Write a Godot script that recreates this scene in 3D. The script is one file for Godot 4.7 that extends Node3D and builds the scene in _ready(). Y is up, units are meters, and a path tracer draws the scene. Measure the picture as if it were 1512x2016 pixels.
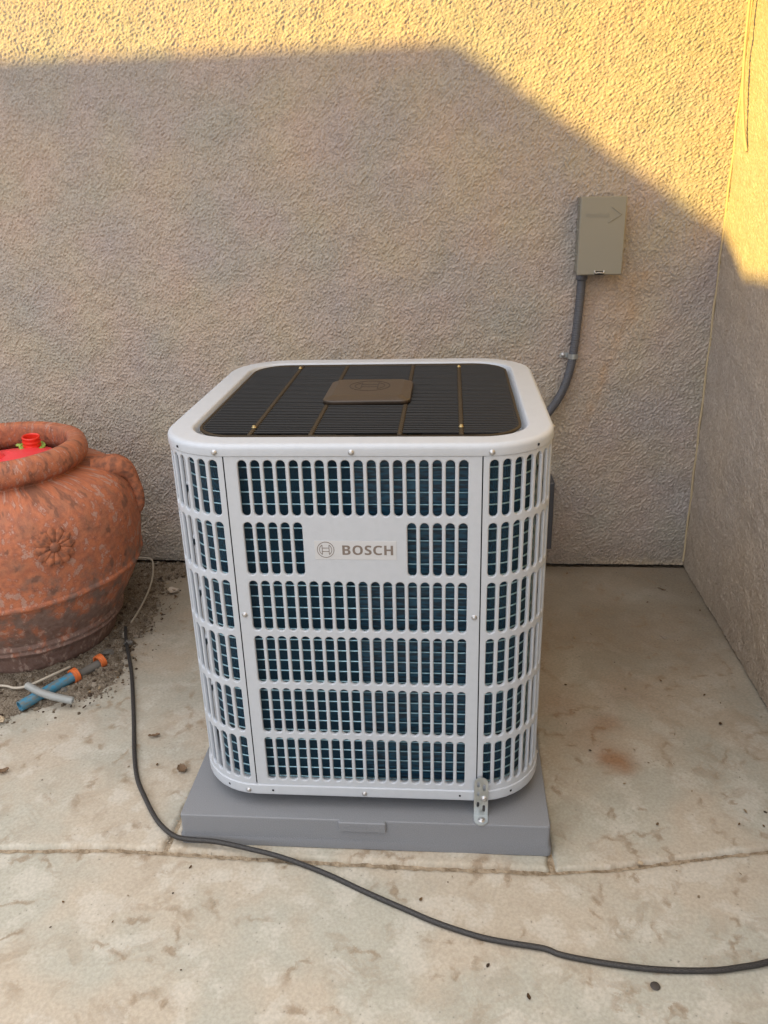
extends Node3D

# ------------------------------------------------------------------ shape helpers
class Geo:
	var v := PackedVector3Array()
	var uv := PackedVector2Array()
	var ix := PackedInt32Array()
	var nn := PackedVector3Array()     # given normals (only when every vertex has one)

	func pt(p: Vector3, t := Vector2.ZERO) -> int:
		v.append(p)
		uv.append(t)
		return v.size() - 1

	func ptn(p: Vector3, n: Vector3, t := Vector2.ZERO) -> int:
		nn.append(n)
		return pt(p, t)

	func tri(a: int, b: int, c: int) -> void:      # counter-clockwise seen from outside
		ix.append(a)
		ix.append(c)
		ix.append(b)

	func quad(a: int, b: int, c: int, d: int) -> void:
		tri(a, b, c)
		tri(a, c, d)

	func grid(rows: Array, around := false, su := 1.0, sv := 1.0) -> void:
		var base := v.size()
		var n: int = rows[0].size()
		for r in rows.size():
			var row: PackedVector3Array = rows[r]
			for k in n:
				pt(row[k], Vector2(float(k) / (n - 1) * su, float(r) / (rows.size() - 1) * sv))
		for r in rows.size() - 1:
			for k in (n if around else n - 1):
				var k2 := (k + 1) % n
				quad(base + r * n + k, base + r * n + k2, base + (r + 1) * n + k2, base + (r + 1) * n + k)

	func face(pts: PackedVector3Array, center: Vector3) -> void:
		var nrm := (pts[1] - pts[0]).cross(pts[2] - pts[0])
		var mid := Vector3.ZERO
		for p in pts:
			mid += p
		mid /= pts.size()
		var base := v.size()
		for p in pts:
			pt(p, Vector2(p.x + p.z, p.y))
		for k in range(1, pts.size() - 1):
			if nrm.dot(mid - center) > 0:
				tri(base, base + k, base + k + 1)
			else:
				tri(base, base + k + 1, base + k)

	func box(c: Vector3, s: Vector3, b := 0.0, at := Transform3D()) -> void:
		var h := s * 0.5
		var mid := at * c
		var sg := [-1.0, 1.0]
		for ax in 3:
			var a1 := (ax + 1) % 3
			var a2 := (ax + 2) % 3
			for q in sg:
				var pts := PackedVector3Array()
				for e in [[-1, -1], [1, -1], [1, 1], [-1, 1]]:
					var p := Vector3.ZERO
					p[ax] = q * h[ax]
					p[a1] = e[0] * (h[a1] - b)
					p[a2] = e[1] * (h[a2] - b)
					pts.append(at * (c + p))
				face(pts, mid)
			if b > 0:
				for q in sg:
					for w in sg:
						var pts := PackedVector3Array()
						for e in [[-1, 0], [1, 0], [1, 1], [-1, 1]]:
							var p := Vector3.ZERO
							p[ax] = e[0] * (h[ax] - b)
							p[a1] = q * (h[a1] - (b if e[1] == 1 else 0.0))
							p[a2] = w * (h[a2] - (0.0 if e[1] == 1 else b))
							pts.append(at * (c + p))
						face(pts, mid)
		if b > 0:
			for x in sg:
				for y in sg:
					for z in sg:
						face(PackedVector3Array([at * (c + Vector3(x * h.x, y * (h.y - b), z * (h.z - b))), at * (c + Vector3(x * (h.x - b), y * h.y, z * (h.z - b))), at * (c + Vector3(x * (h.x - b), y * (h.y - b), z * h.z))]), mid)

	func tube(path: PackedVector3Array, radii: PackedFloat32Array, sides := 8, caps := true, flat := 1.0) -> void:
		var rows := []
		var t0 := (path[1] - path[0]).normalized()
		var nv := t0.cross(Vector3.UP if absf(t0.y) < 0.9 else Vector3.RIGHT).normalized()
		for k in path.size():
			var t := (path[mini(k + 1, path.size() - 1)] - path[maxi(k - 1, 0)]).normalized()
			nv = (nv - t * nv.dot(t)).normalized()
			var bv := t.cross(nv)
			var row := PackedVector3Array()
			var r: float = radii[mini(k, radii.size() - 1)]
			for s in sides:
				var a := TAU * s / sides
				row.append(path[k] + (nv * cos(a) + bv * sin(a) * flat) * r)
			rows.append(row)
		grid(rows, true, 1.0, 1.0)
		if caps:
			disc(rows[0], path[0], true)
			disc(rows[-1], path[-1], false)

	func disc(ring: PackedVector3Array, c: Vector3, flip: bool) -> void:
		var base := v.size()
		pt(c)
		for p in ring:
			pt(p)
		for k in ring.size():
			var k2 := (k + 1) % ring.size()
			if flip:
				tri(base, base + 1 + k2, base + 1 + k)
			else:
				tri(base, base + 1 + k, base + 1 + k2)

	func lathe(prof: Array, seg := 32, at := Transform3D(), su := 1.0, sv := 1.0) -> void:
		var rows := []
		for p in prof:
			var row := PackedVector3Array()
			for k in seg + 1:
				var a := TAU * k / seg
				row.append(at * Vector3(p[0] * cos(a), p[1], -p[0] * sin(a)))
			rows.append(row)
		grid(rows, false, su, sv)

	func mesh() -> ArrayMesh:
		if nn.size() != v.size():
			nn.resize(v.size())
			nn.fill(Vector3.ZERO)
			for k in range(0, ix.size(), 3):
				var a := ix[k]
				var b := ix[k + 2]
				var c := ix[k + 1]
				var n := (v[b] - v[a]).cross(v[c] - v[a])
				nn[a] += n
				nn[b] += n
				nn[c] += n
			# weld: same place and similar direction share their normal (the seam of a lathe)
			for k in nn.size():
				nn[k] = nn[k].normalized() if nn[k].length_squared() > 1e-20 else Vector3.UP
		var arr := []
		arr.resize(Mesh.ARRAY_MAX)
		arr[Mesh.ARRAY_VERTEX] = v
		arr[Mesh.ARRAY_NORMAL] = nn
		arr[Mesh.ARRAY_TEX_UV] = uv
		arr[Mesh.ARRAY_INDEX] = ix
		var m := ArrayMesh.new()
		m.add_surface_from_arrays(Mesh.PRIMITIVE_TRIANGLES, arr)
		return m


var M := {}
var taken := {}
var rng := RandomNumberGenerator.new()

func numbered(called: String) -> String:
	taken[called] = taken.get(called, -1) + 1
	return called if taken[called] == 0 else "%s_%03d" % [called, taken[called]]

func tag(o: Node, label := "", category := "", group := "", kind := "") -> void:
	if label:
		o.set_meta("label", label)
	if category:
		o.set_meta("category", category)
	if group:
		o.set_meta("group", group)
	if kind:
		o.set_meta("kind", kind)

func obj(called: String, shape, material: Material, parent: Node = self) -> MeshInstance3D:
	var o := MeshInstance3D.new()
	o.mesh = shape.mesh() if shape is Geo else shape
	o.material_override = material
	o.name = numbered(called) if parent == self else called
	parent.add_child(o, true)
	return o

func thing(called: String, label: String, category: String, at := Vector3.ZERO, group := "") -> Node3D:
	var o := Node3D.new()
	o.name = numbered(called)
	o.position = at
	add_child(o, true)
	tag(o, label, category, group)
	return o

func lin(r: float, g: float, b: float) -> Color:
	return Color(r, g, b).linear_to_srgb()

func mat(r: float, g: float, b: float, rough := 0.6, metal := 0.0, spec := 0.5) -> StandardMaterial3D:
	var m := StandardMaterial3D.new()
	m.albedo_color = lin(r, g, b)
	m.roughness = rough
	m.metallic = metal
	m.metallic_specular = spec
	return m

func noise(freq: float, sd: int, oct := 3, type := FastNoiseLite.TYPE_SIMPLEX_SMOOTH, fractal := FastNoiseLite.FRACTAL_FBM) -> FastNoiseLite:
	var n := FastNoiseLite.new()
	n.noise_type = type
	n.frequency = freq
	n.seed = sd
	n.fractal_type = fractal
	n.fractal_octaves = oct
	return n

func noise_tex(freq: float, sd: int, oct := 4, size := 512) -> ImageTexture:
	return ImageTexture.create_from_image(noise(freq, sd, oct).get_seamless_image(size, size))

func bumpy(m: StandardMaterial3D, tex: Texture2D, cm: float, per_metre := 0.0) -> StandardMaterial3D:
	m.heightmap_enabled = true
	m.heightmap_texture = tex
	m.heightmap_scale = cm
	if per_metre > 0:
		m.uv1_triplanar = true
		m.uv1_scale = Vector3.ONE * per_metre
	return m

func tinted(a: Color, b: Color, freq: float, sd: int, oct := 5, size := 512) -> ImageTexture:
	# a mottled colour between two tones (linear values in)
	var im := noise(freq, sd, oct).get_seamless_image(size, size)
	var d := im.get_data()
	var o := PackedByteArray()
	o.resize(size * size * 3)
	var lut := PackedByteArray()
	for k in 256:
		var c := a.lerp(b, smoothstep(0.2, 0.8, k / 255.0)).linear_to_srgb()
		lut.append(int(c.r * 255))
		lut.append(int(c.g * 255))
		lut.append(int(c.b * 255))
	for k in d.size():
		var q := d[k] * 3
		o[k * 3] = lut[q]
		o[k * 3 + 1] = lut[q + 1]
		o[k * 3 + 2] = lut[q + 2]
	return ImageTexture.create_from_image(Image.create_from_data(size, size, false, Image.FORMAT_RGB8, o))

func smooth_path(pts: Array, per := 8) -> PackedVector3Array:
	var c := Curve3D.new()
	for k in pts.size():
		var a: Vector3 = pts[maxi(k - 1, 0)]
		var b: Vector3 = pts[mini(k + 1, pts.size() - 1)]
		var here: Vector3 = pts[k]
		var t := (b - a) / 6.0
		c.add_point(here, -t, t)
	var out := PackedVector3Array()
	for k in pts.size() - 1:
		for j in per:
			out.append(c.sample(k, float(j) / per))
	out.append(pts[-1])
	return out

# ------------------------------------------------------------------ scene
const SUN := Vector3(-0.779, 0.236, 0.581)      # towards the sun

func _ready() -> void:
	rng.seed = 7
	var cam := Camera3D.new()
	cam.name = "camera"
	cam.fov = 63.92
	cam.near = 0.05
	cam.far = 400.0
	cam.transform = Transform3D(Basis(Vector3.UP, 0.0867) * Basis(Vector3.RIGHT, -0.3865) * Basis(Vector3.BACK, -0.0286), Vector3(0.136, 1.3358, 2.748))
	add_child(cam)
	cam.make_current()

	var env := Environment.new()
	env.background_mode = Environment.BG_SKY
	env.tonemap_mode = Environment.TONE_MAPPER_LINEAR
	env.tonemap_exposure = 2.1
	env.sdfgi_enabled = true
	env.ssao_enabled = true
	env.ssil_enabled = true
	var sm := ProceduralSkyMaterial.new()
	sm.sky_top_color = lin(0.95, 0.94, 0.96)
	sm.sky_horizon_color = lin(0.43, 0.50, 0.61)
	sm.sky_curve = 0.5
	sm.ground_bottom_color = lin(0.2, 0.17, 0.14)
	sm.ground_horizon_color = lin(0.45, 0.4, 0.34)
	sm.sky_energy_multiplier = 1.15
	var sky := Sky.new()
	sky.sky_material = sm
	env.sky = sky
	env.background_energy_multiplier = 1.1
	var we := WorldEnvironment.new()
	we.name = "world_environment"
	we.environment = env
	add_child(we)

	var sun := DirectionalLight3D.new()
	sun.name = "sun"
	sun.light_color = lin(1.0, 0.68, 0.125)
	sun.light_energy = 1.6
	sun.light_angular_distance = 0.35
	sun.sky_mode = DirectionalLight3D.SKY_MODE_LIGHT_ONLY
	sun.shadow_enabled = true
	add_child(sun)
	sun.look_at_from_position(SUN * 30.0, Vector3.ZERO, Vector3.UP)

	materials()
	ground()
	walls()
	neighbour_house()
	pad_and_unit()
	disconnect_and_conduit()
	jar()
	debris()


func materials() -> void:
	var fine := noise_tex(0.05, 3, 4, 512)
	M.fine = fine
	M.stucco = bumpy(mat(1, 1, 1, 0.95, 0.0, 0.25), noise_tex(0.045, 11, 5, 1024), 0.16, 4.0)
	M.stucco.vertex_color_use_as_albedo = true
	M.stucco_far = bumpy(mat(0.41, 0.345, 0.28, 0.95, 0.0, 0.25), noise_tex(0.06, 12, 5, 512), 0.5, 3.0)
	M.paint = bumpy(mat(1, 1, 1, 0.42, 0.0, 0.5), fine, 0.012, 12.0)
	M.paint.albedo_texture = tinted(Color(0.420, 0.448, 0.482), Color(0.432, 0.460, 0.494), 0.006, 17, 5, 512)
	M.coil = mat(1, 1, 1, 0.45, 0.2)
	M.coil.albedo_texture = tinted(Color(0.005, 0.018, 0.034), Color(0.010, 0.066, 0.115), 0.02, 21)
	M.coil_tube = mat(0.34, 0.55, 0.63, 0.30, 0.5)
	M.black = mat(0.012, 0.012, 0.013, 0.5)
	M.wire = mat(0.009, 0.0088, 0.0085, 0.40, 0.0, 0.40)
	M.bar = mat(0.040, 0.029, 0.017, 0.5, 0.0, 0.3)  # black paint tinted brown: the warm wall reflection is put into the colour
	M.cap = bumpy(mat(0.048, 0.034, 0.023, 0.42, 0.0, 0.5), fine, 0.01, 25.0)
	M.screw = mat(0.46, 0.46, 0.46, 0.42, 0.85)
	M.brass = mat(0.36, 0.28, 0.14, 0.45, 0.8)
	M.galv = mat(1, 1, 1, 0.38, 0.75)
	M.galv.albedo_texture = tinted(Color(0.40, 0.43, 0.43), Color(0.50, 0.53, 0.535), 0.008, 33)
	M.dark_hole = mat(0.01, 0.01, 0.012, 0.9)
	M.pad = bumpy(mat(1, 1, 1, 0.62, 0.0, 0.4), noise_tex(0.12, 41, 3, 512), 0.05, 6.0)
	M.pad.uv1_triplanar = true
	M.pad.albedo_texture = tinted(Color(0.185, 0.193, 0.205), Color(0.222, 0.230, 0.243), 0.11, 42, 5)
	M.logo_grey = mat(0.155, 0.125, 0.105, 0.55)
	M.sticker = mat(0.465, 0.475, 0.485, 0.3)
	M.box_grey = bumpy(mat(0.225, 0.215, 0.175, 0.5), fine, 0.012, 20.0)
	M.conduit = mat(0.085, 0.088, 0.10, 0.55)
	M.dark_box = mat(0.055, 0.058, 0.066, 0.5)
	M.pale_grey = mat(0.3, 0.31, 0.33, 0.5)
	M.rubber = mat(0.02, 0.02, 0.02, 0.8)
	M.cable = mat(1, 1, 1, 0.6)
	M.cable.albedo_texture = tinted(Color(0.012, 0.012, 0.013), Color(0.05, 0.045, 0.04), 0.05, 51, 5, 256)
	M.cable.uv1_scale = Vector3(1, 30, 1)
	M.white_cable = mat(0.42, 0.37, 0.29, 0.5)
	M.red = mat(0.72, 0.05, 0.06, 0.4)
	M.red_neck = mat(0.70, 0.03, 0.015, 0.35)
	M.green = mat(0.26, 0.42, 0.07, 0.4)
	M.blue = mat(1, 1, 1, 0.5)
	M.blue.albedo_texture = tinted(Color(0.12, 0.15, 0.15), Color(0.025, 0.20, 0.33), 0.02, 61, 5, 256)
	M.orange = mat(1, 1, 1, 0.5)
	M.orange.albedo_texture = tinted(Color(0.40, 0.11, 0.035), Color(0.70, 0.15, 0.03), 0.03, 63, 5, 256)
	M.grey_pipe = mat(0.12, 0.11, 0.095, 0.7)
	M.clear = mat(0.36, 0.37, 0.35, 0.35)
	M.clear.transparency = BaseMaterial3D.TRANSPARENCY_ALPHA
	M.clear.albedo_color.a = 0.62
	M.leaf_pale = mat(0.42, 0.36, 0.29, 0.8)
	M.leaf_brown = mat(0.14, 0.085, 0.045, 0.8)
	M.stone = mat(0.42, 0.33, 0.22, 0.9)
	M.tar = mat(0.05, 0.042, 0.035, 0.7)
	M.beige = mat(0.45, 0.35, 0.21, 0.7)
	M.added_eave = mat(0.30, 0.22, 0.15, 0.85)
	M.roof = mat(0.2, 0.11, 0.07, 0.9)


# ------------------------------------------------------------------ ground
const JOINT := [[-8.0, 1.62], [-0.845, 1.438], [-0.587, 1.424], [-0.473, 1.426], [-0.11, 1.437], [0.154, 1.440], [0.34, 1.4400], [0.47, 1.424], [0.81, 1.356], [8.0, 0.2]]

func joint_z(x: float) -> float:
	for k in JOINT.size() - 1:
		if x <= JOINT[k + 1][0]:
			return lerpf(JOINT[k][1], JOINT[k + 1][1], (x - JOINT[k][0]) / (JOINT[k + 1][0] - JOINT[k][0]))
	return JOINT[-1][1]

const GX0 := -1.5
const GZ0 := -0.02
const GSX := 3.0
const GSZ := 2.25

func concrete_texture() -> ImageTexture:
	var w := 1536
	var h := 1152
	var big := noise(0.0035, 101, 4).get_image(w, h, false, false, false).get_data()
	var hue := noise(0.006, 102, 4).get_image(w, h, false, false, false).get_data()
	var mid := noise(0.016, 103, 5).get_image(w, h, false, false, false).get_data()
	var fin := noise(0.20, 104, 3).get_image(w, h, false, false, false).get_data()
	var rn := noise(0.011, 105, 4, FastNoiseLite.TYPE_SIMPLEX_SMOOTH, FastNoiseLite.FRACTAL_RIDGED)
	rn.domain_warp_enabled = true
	rn.domain_warp_amplitude = 38.0
	rn.domain_warp_frequency = 0.012
	var vein := rn.get_image(w, h, false, false, false).get_data()
	var msk := noise(0.008, 106, 3).get_image(w, h, false, false, false).get_data()
	var wn := noise(0.022, 107, 6)
	wn.domain_warp_enabled = true
	wn.domain_warp_amplitude = 70.0
	wn.domain_warp_frequency = 0.015
	var blot := wn.get_image(w, h, false, false, false).get_data()
	var out := PackedByteArray()
	out.resize(w * h * 3)
	var gam := PackedByteArray()
	for k in 1025:
		gam.append(int(clampf(Color(k / 1024.0, 0, 0).linear_to_srgb().r, 0, 1) * 255.0))
	var stains := [[0.538, 1.075, 0.045, 0.75], [0.560, 1.105, 0.03, 0.5], [0.547, 0.935, 0.05, 0.45], [0.49, 0.99, 0.06, 0.25], [0.62, 0.80, 0.09, 0.22], [0.43, 0.86, 0.08, 0.22]]
	for j in h:
		var z := GZ0 + GSZ * j / h
		for i in w:
			var q := j * w + i
			var x := GX0 + GSX * i / w
			var b := big[q] / 255.0
			var u := hue[q] / 255.0
			var m := mid[q] / 255.0
			var f := fin[q] / 255.0
			var t := clampf((u - 0.36) * 3.6, 0.0, 1.0)
			var r := lerpf(0.462, 0.418, t)
			var g := lerpf(0.402, 0.398, t)
			var bl := lerpf(0.322, 0.335, t)
			var pale := clampf((m - 0.53) * 7.0 + (f - 0.5) * 0.6, 0.0, 1.0) * 0.50
			r = lerpf(r, 0.55, pale)
			g = lerpf(g, 0.515, pale)
			bl = lerpf(bl, 0.45, pale)
			var br := clampf((blot[q] / 255.0 - 0.54) * 5.0 + (f - 0.5) * 0.7, 0.0, 1.0) * clampf((b - 0.34) * 3.0, 0.0, 1.0) * 0.46
			var vn := clampf((vein[q] / 255.0 - 0.78) * 8.0 + (f - 0.5) * 0.5, 0.0, 1.0) * clampf((msk[q] / 255.0 - 0.40) * 6.0, 0.0, 1.0) * 0.72
			br = maxf(br, vn)
			# dust, tracked soil and painted corner shade: thick on the rear slabs, thin in front
			var dirt_shade := clampf((1.28 - z) * 0.9, 0.0, 0.85) * (0.55 + 0.9 * b) * (1.0 if x > 0 else 0.75)
			dirt_shade = clampf(dirt_shade, 0.0, 0.85)
			r = lerpf(r, 0.205, dirt_shade)
			g = lerpf(g, 0.160, dirt_shade)
			bl = lerpf(bl, 0.112, dirt_shade)
			r = lerpf(r, 0.25, br)
			g = lerpf(g, 0.18, br)
			bl = lerpf(bl, 0.115, br)
			if x > 0.3 and z < 1.25:
				for s in stains:
					var dx: float = x - s[0]
					var dz: float = z - s[1]
					var dd: float = (dx * dx + dz * dz) / (s[2] * s[2])
					if dd < 4.0:
						var a: float = clampf(exp(-dd * 1.3) * (0.25 + 1.5 * m), 0.0, 1.0) * s[3]
						r = lerpf(r, 0.27, a)
						g = lerpf(g, 0.125, a)
						bl = lerpf(bl, 0.05, a)
			var k := 0.78 + 0.32 * f + 0.12 * rng.randf()
			if f < 0.16 and m > 0.5:
				k *= 0.55
			k *= 0.93
			out[q * 3] = gam[int(clampf(r * k * 0.995, 0, 1) * 1024)]
			out[q * 3 + 1] = gam[int(clampf(g * k, 0, 1) * 1024)]
			out[q * 3 + 2] = gam[int(clampf(bl * k * 0.985, 0, 1) * 1024)]
	return ImageTexture.create_from_image(Image.create_from_data(w, h, false, Image.FORMAT_RGB8, out))

# a slab top: a fine height field over a rectangle, cut where `inside` (distance to the slab's edge, metres) is negative
func slab(x0: float, x1: float, z0: float, z1: float, step: float, inside: Callable, wave: FastNoiseLite, rough: FastNoiseLite) -> Geo:
	var g := Geo.new()
	var nx := int(round((x1 - x0) / step)) + 1
	var nz := int(round((z1 - z0) / step)) + 1
	var id := PackedInt32Array()
	id.resize(nx * nz)
	for j in nz:
		var z := z0 + (z1 - z0) * j / (nz - 1)
		for i in nx:
			var x := x0 + (x1 - x0) * i / (nx - 1)
			var d: float = inside.call(x, z) + rough.get_noise_2d(x * 1000.0, z * 1000.0) * 0.004
			if d < -0.012:
				id[j * nx + i] = -1
				continue
			var y := wave.get_noise_2d(x * 1000.0, z * 1000.0) * 0.0022
			var e := clampf(1.0 - d / 0.007, 0.0, 2.6)
			y -= e * e * 0.0065
			id[j * nx + i] = g.pt(Vector3(x, y, z), Vector2((x - GX0) / GSX, (z - GZ0) / GSZ))
	for j in nz - 1:
		for i in nx - 1:
			var a := id[j * nx + i]
			var b := id[j * nx + i + 1]
			var c := id[(j + 1) * nx + i + 1]
			var e := id[(j + 1) * nx + i]
			if a >= 0 and b >= 0 and c >= 0 and e >= 0:
				g.quad(e, c, b, a)
	return g

func ground() -> void:
	var sheet := PlaneMesh.new()
	sheet.size = Vector2(160, 160)
	var earth := bumpy(mat(1, 1, 1, 0.95, 0.0, 0.2), noise_tex(0.05, 71, 5, 512), 0.6, 2.0)
	earth.albedo_texture = tinted(Color(0.22, 0.172, 0.118), Color(0.37, 0.30, 0.215), 0.03, 72)
	var gr := obj("ground", sheet, earth)
	gr.position.y = -0.0080
	tag(gr, "", "", "", "structure")
	var conc := bumpy(mat(1, 1, 1, 0.82, 0.0, 0.35), noise_tex(0.035, 73, 5, 1024), 0.10, 0.0)
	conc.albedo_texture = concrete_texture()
	conc.heightmap_texture = conc.heightmap_texture
	M.concrete = conc
	var wave := noise(0.006, 81, 4)
	var rough := noise(0.035, 82, 4)
	var hold := Node3D.new()
	hold.name = "paving"
	add_child(hold)
	tag(hold, "", "", "", "structure")
	var left_edge := func(z: float) -> float: return -0.476 + (1.412 - z) * 0.06
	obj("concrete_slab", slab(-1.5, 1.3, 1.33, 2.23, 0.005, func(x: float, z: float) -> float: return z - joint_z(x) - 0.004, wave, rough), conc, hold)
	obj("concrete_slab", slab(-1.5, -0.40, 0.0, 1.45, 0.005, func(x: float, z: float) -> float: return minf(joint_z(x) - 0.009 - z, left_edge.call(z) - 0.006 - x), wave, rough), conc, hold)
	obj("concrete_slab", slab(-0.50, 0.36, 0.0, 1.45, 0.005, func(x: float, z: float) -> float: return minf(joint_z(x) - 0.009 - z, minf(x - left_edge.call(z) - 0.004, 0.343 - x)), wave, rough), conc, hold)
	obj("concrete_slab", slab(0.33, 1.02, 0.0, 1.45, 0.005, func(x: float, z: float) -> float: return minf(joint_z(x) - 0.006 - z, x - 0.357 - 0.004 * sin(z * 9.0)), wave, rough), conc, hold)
	# the paving outside the picture
	var far := bumpy(mat(0.40, 0.34, 0.26, 0.85), M.fine, 0.1, 3.0)
	var g := Geo.new()
	g.box(Vector3(-3.75, -0.05, 2.5), Vector3(4.5, 0.1, 5.0), 0.004)
	g.box(Vector3(-0.1, -0.05, 3.617), Vector3(2.796, 0.1, 2.766), 0.004)
	g.box(Vector3(2.65, -0.05, 3.617), Vector3(2.696, 0.1, 2.766), 0.004)
	obj("outer_paving", g, far, hold)


# ------------------------------------------------------------------ walls
func stucco(origin: Vector3, ux: Vector3, uy: Vector3, w: float, h: float, step: float, sd: int, amp: float, tone: Callable, low: float) -> ArrayMesh:
	var nx := int(round(w / step)) + 1
	var ny := int(round(h / step)) + 1
	var nrm := ux.cross(uy).normalized()
	var a := noise(0.105, sd, 4)
	a.fractal_gain = 0.62
	a.fractal_lacunarity = 2.1
	var cell := noise(0.105, sd + 5, 1, FastNoiseLite.TYPE_CELLULAR)
	cell.cellular_return_type = FastNoiseLite.RETURN_DISTANCE2_SUB
	cell.cellular_jitter = 1.2
	var big := noise(0.007, sd + 1, 2)
	var gate := noise(0.02, sd + 2, 2)
	var ht := PackedFloat32Array()
	ht.resize(nx * ny)
	for j in ny:
		var y := h * j / (ny - 1)
		for i in nx:
			var x := w * i / (nx - 1)
			var n := a.get_noise_2d(x * 1000.0, y * 1000.0)
			n += 0.30 * cell.get_noise_2d(x * 1000.0, y * 1000.0) + 0.25 * gate.get_noise_2d(x * 1000.0, y * 1000.0)
			var s := smoothstep(-0.30, 0.22, n)
			ht[j * nx + i] = amp * (s * 0.0029 + n * 0.0024) + 0.0030 * big.get_noise_2d(x * 1000.0, y * 1000.0)
	var v := PackedVector3Array()
	var nn := PackedVector3Array()
	var col := PackedColorArray()
	v.resize(nx * ny)
	nn.resize(nx * ny)
	col.resize(nx * ny)
	for j in ny:
		var y := h * j / (ny - 1)
		for i in nx:
			var q := j * nx + i
			var x := w * i / (nx - 1)
			v[q] = origin + ux * x + uy * y + nrm * ht[q]
			var dx := (ht[j * nx + mini(i + 1, nx - 1)] - ht[j * nx + maxi(i - 1, 0)]) / (2 * step)
			var dy := (ht[mini(j + 1, ny - 1) * nx + i] - ht[maxi(j - 1, 0) * nx + i]) / (2 * step)
			nn[q] = (nrm - ux * dx - uy * dy).normalized()
			var grain := 0.84 + 0.30 * rng.randf()
			var cc: Color = tone.call(x, y + low)
			col[q] = Color(cc.r * grain, cc.g * grain, cc.b * grain)
	var ix := PackedInt32Array()
	ix.resize((nx - 1) * (ny - 1) * 6)
	var o := 0
	for j in ny - 1:
		for i in nx - 1:
			var q := j * nx + i
			ix[o] = q
			ix[o + 1] = q + nx + 1
			ix[o + 2] = q + 1
			ix[o + 3] = q
			ix[o + 4] = q + nx
			ix[o + 5] = q + nx + 1
			o += 6
	var arr := []
	arr.resize(Mesh.ARRAY_MAX)
	arr[Mesh.ARRAY_VERTEX] = v
	arr[Mesh.ARRAY_NORMAL] = nn
	arr[Mesh.ARRAY_COLOR] = col
	arr[Mesh.ARRAY_INDEX] = ix
	var m := ArrayMesh.new()
	m.add_surface_from_arrays(Mesh.PRIMITIVE_TRIANGLES, arr)
	return m

const XR := 0.976

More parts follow.
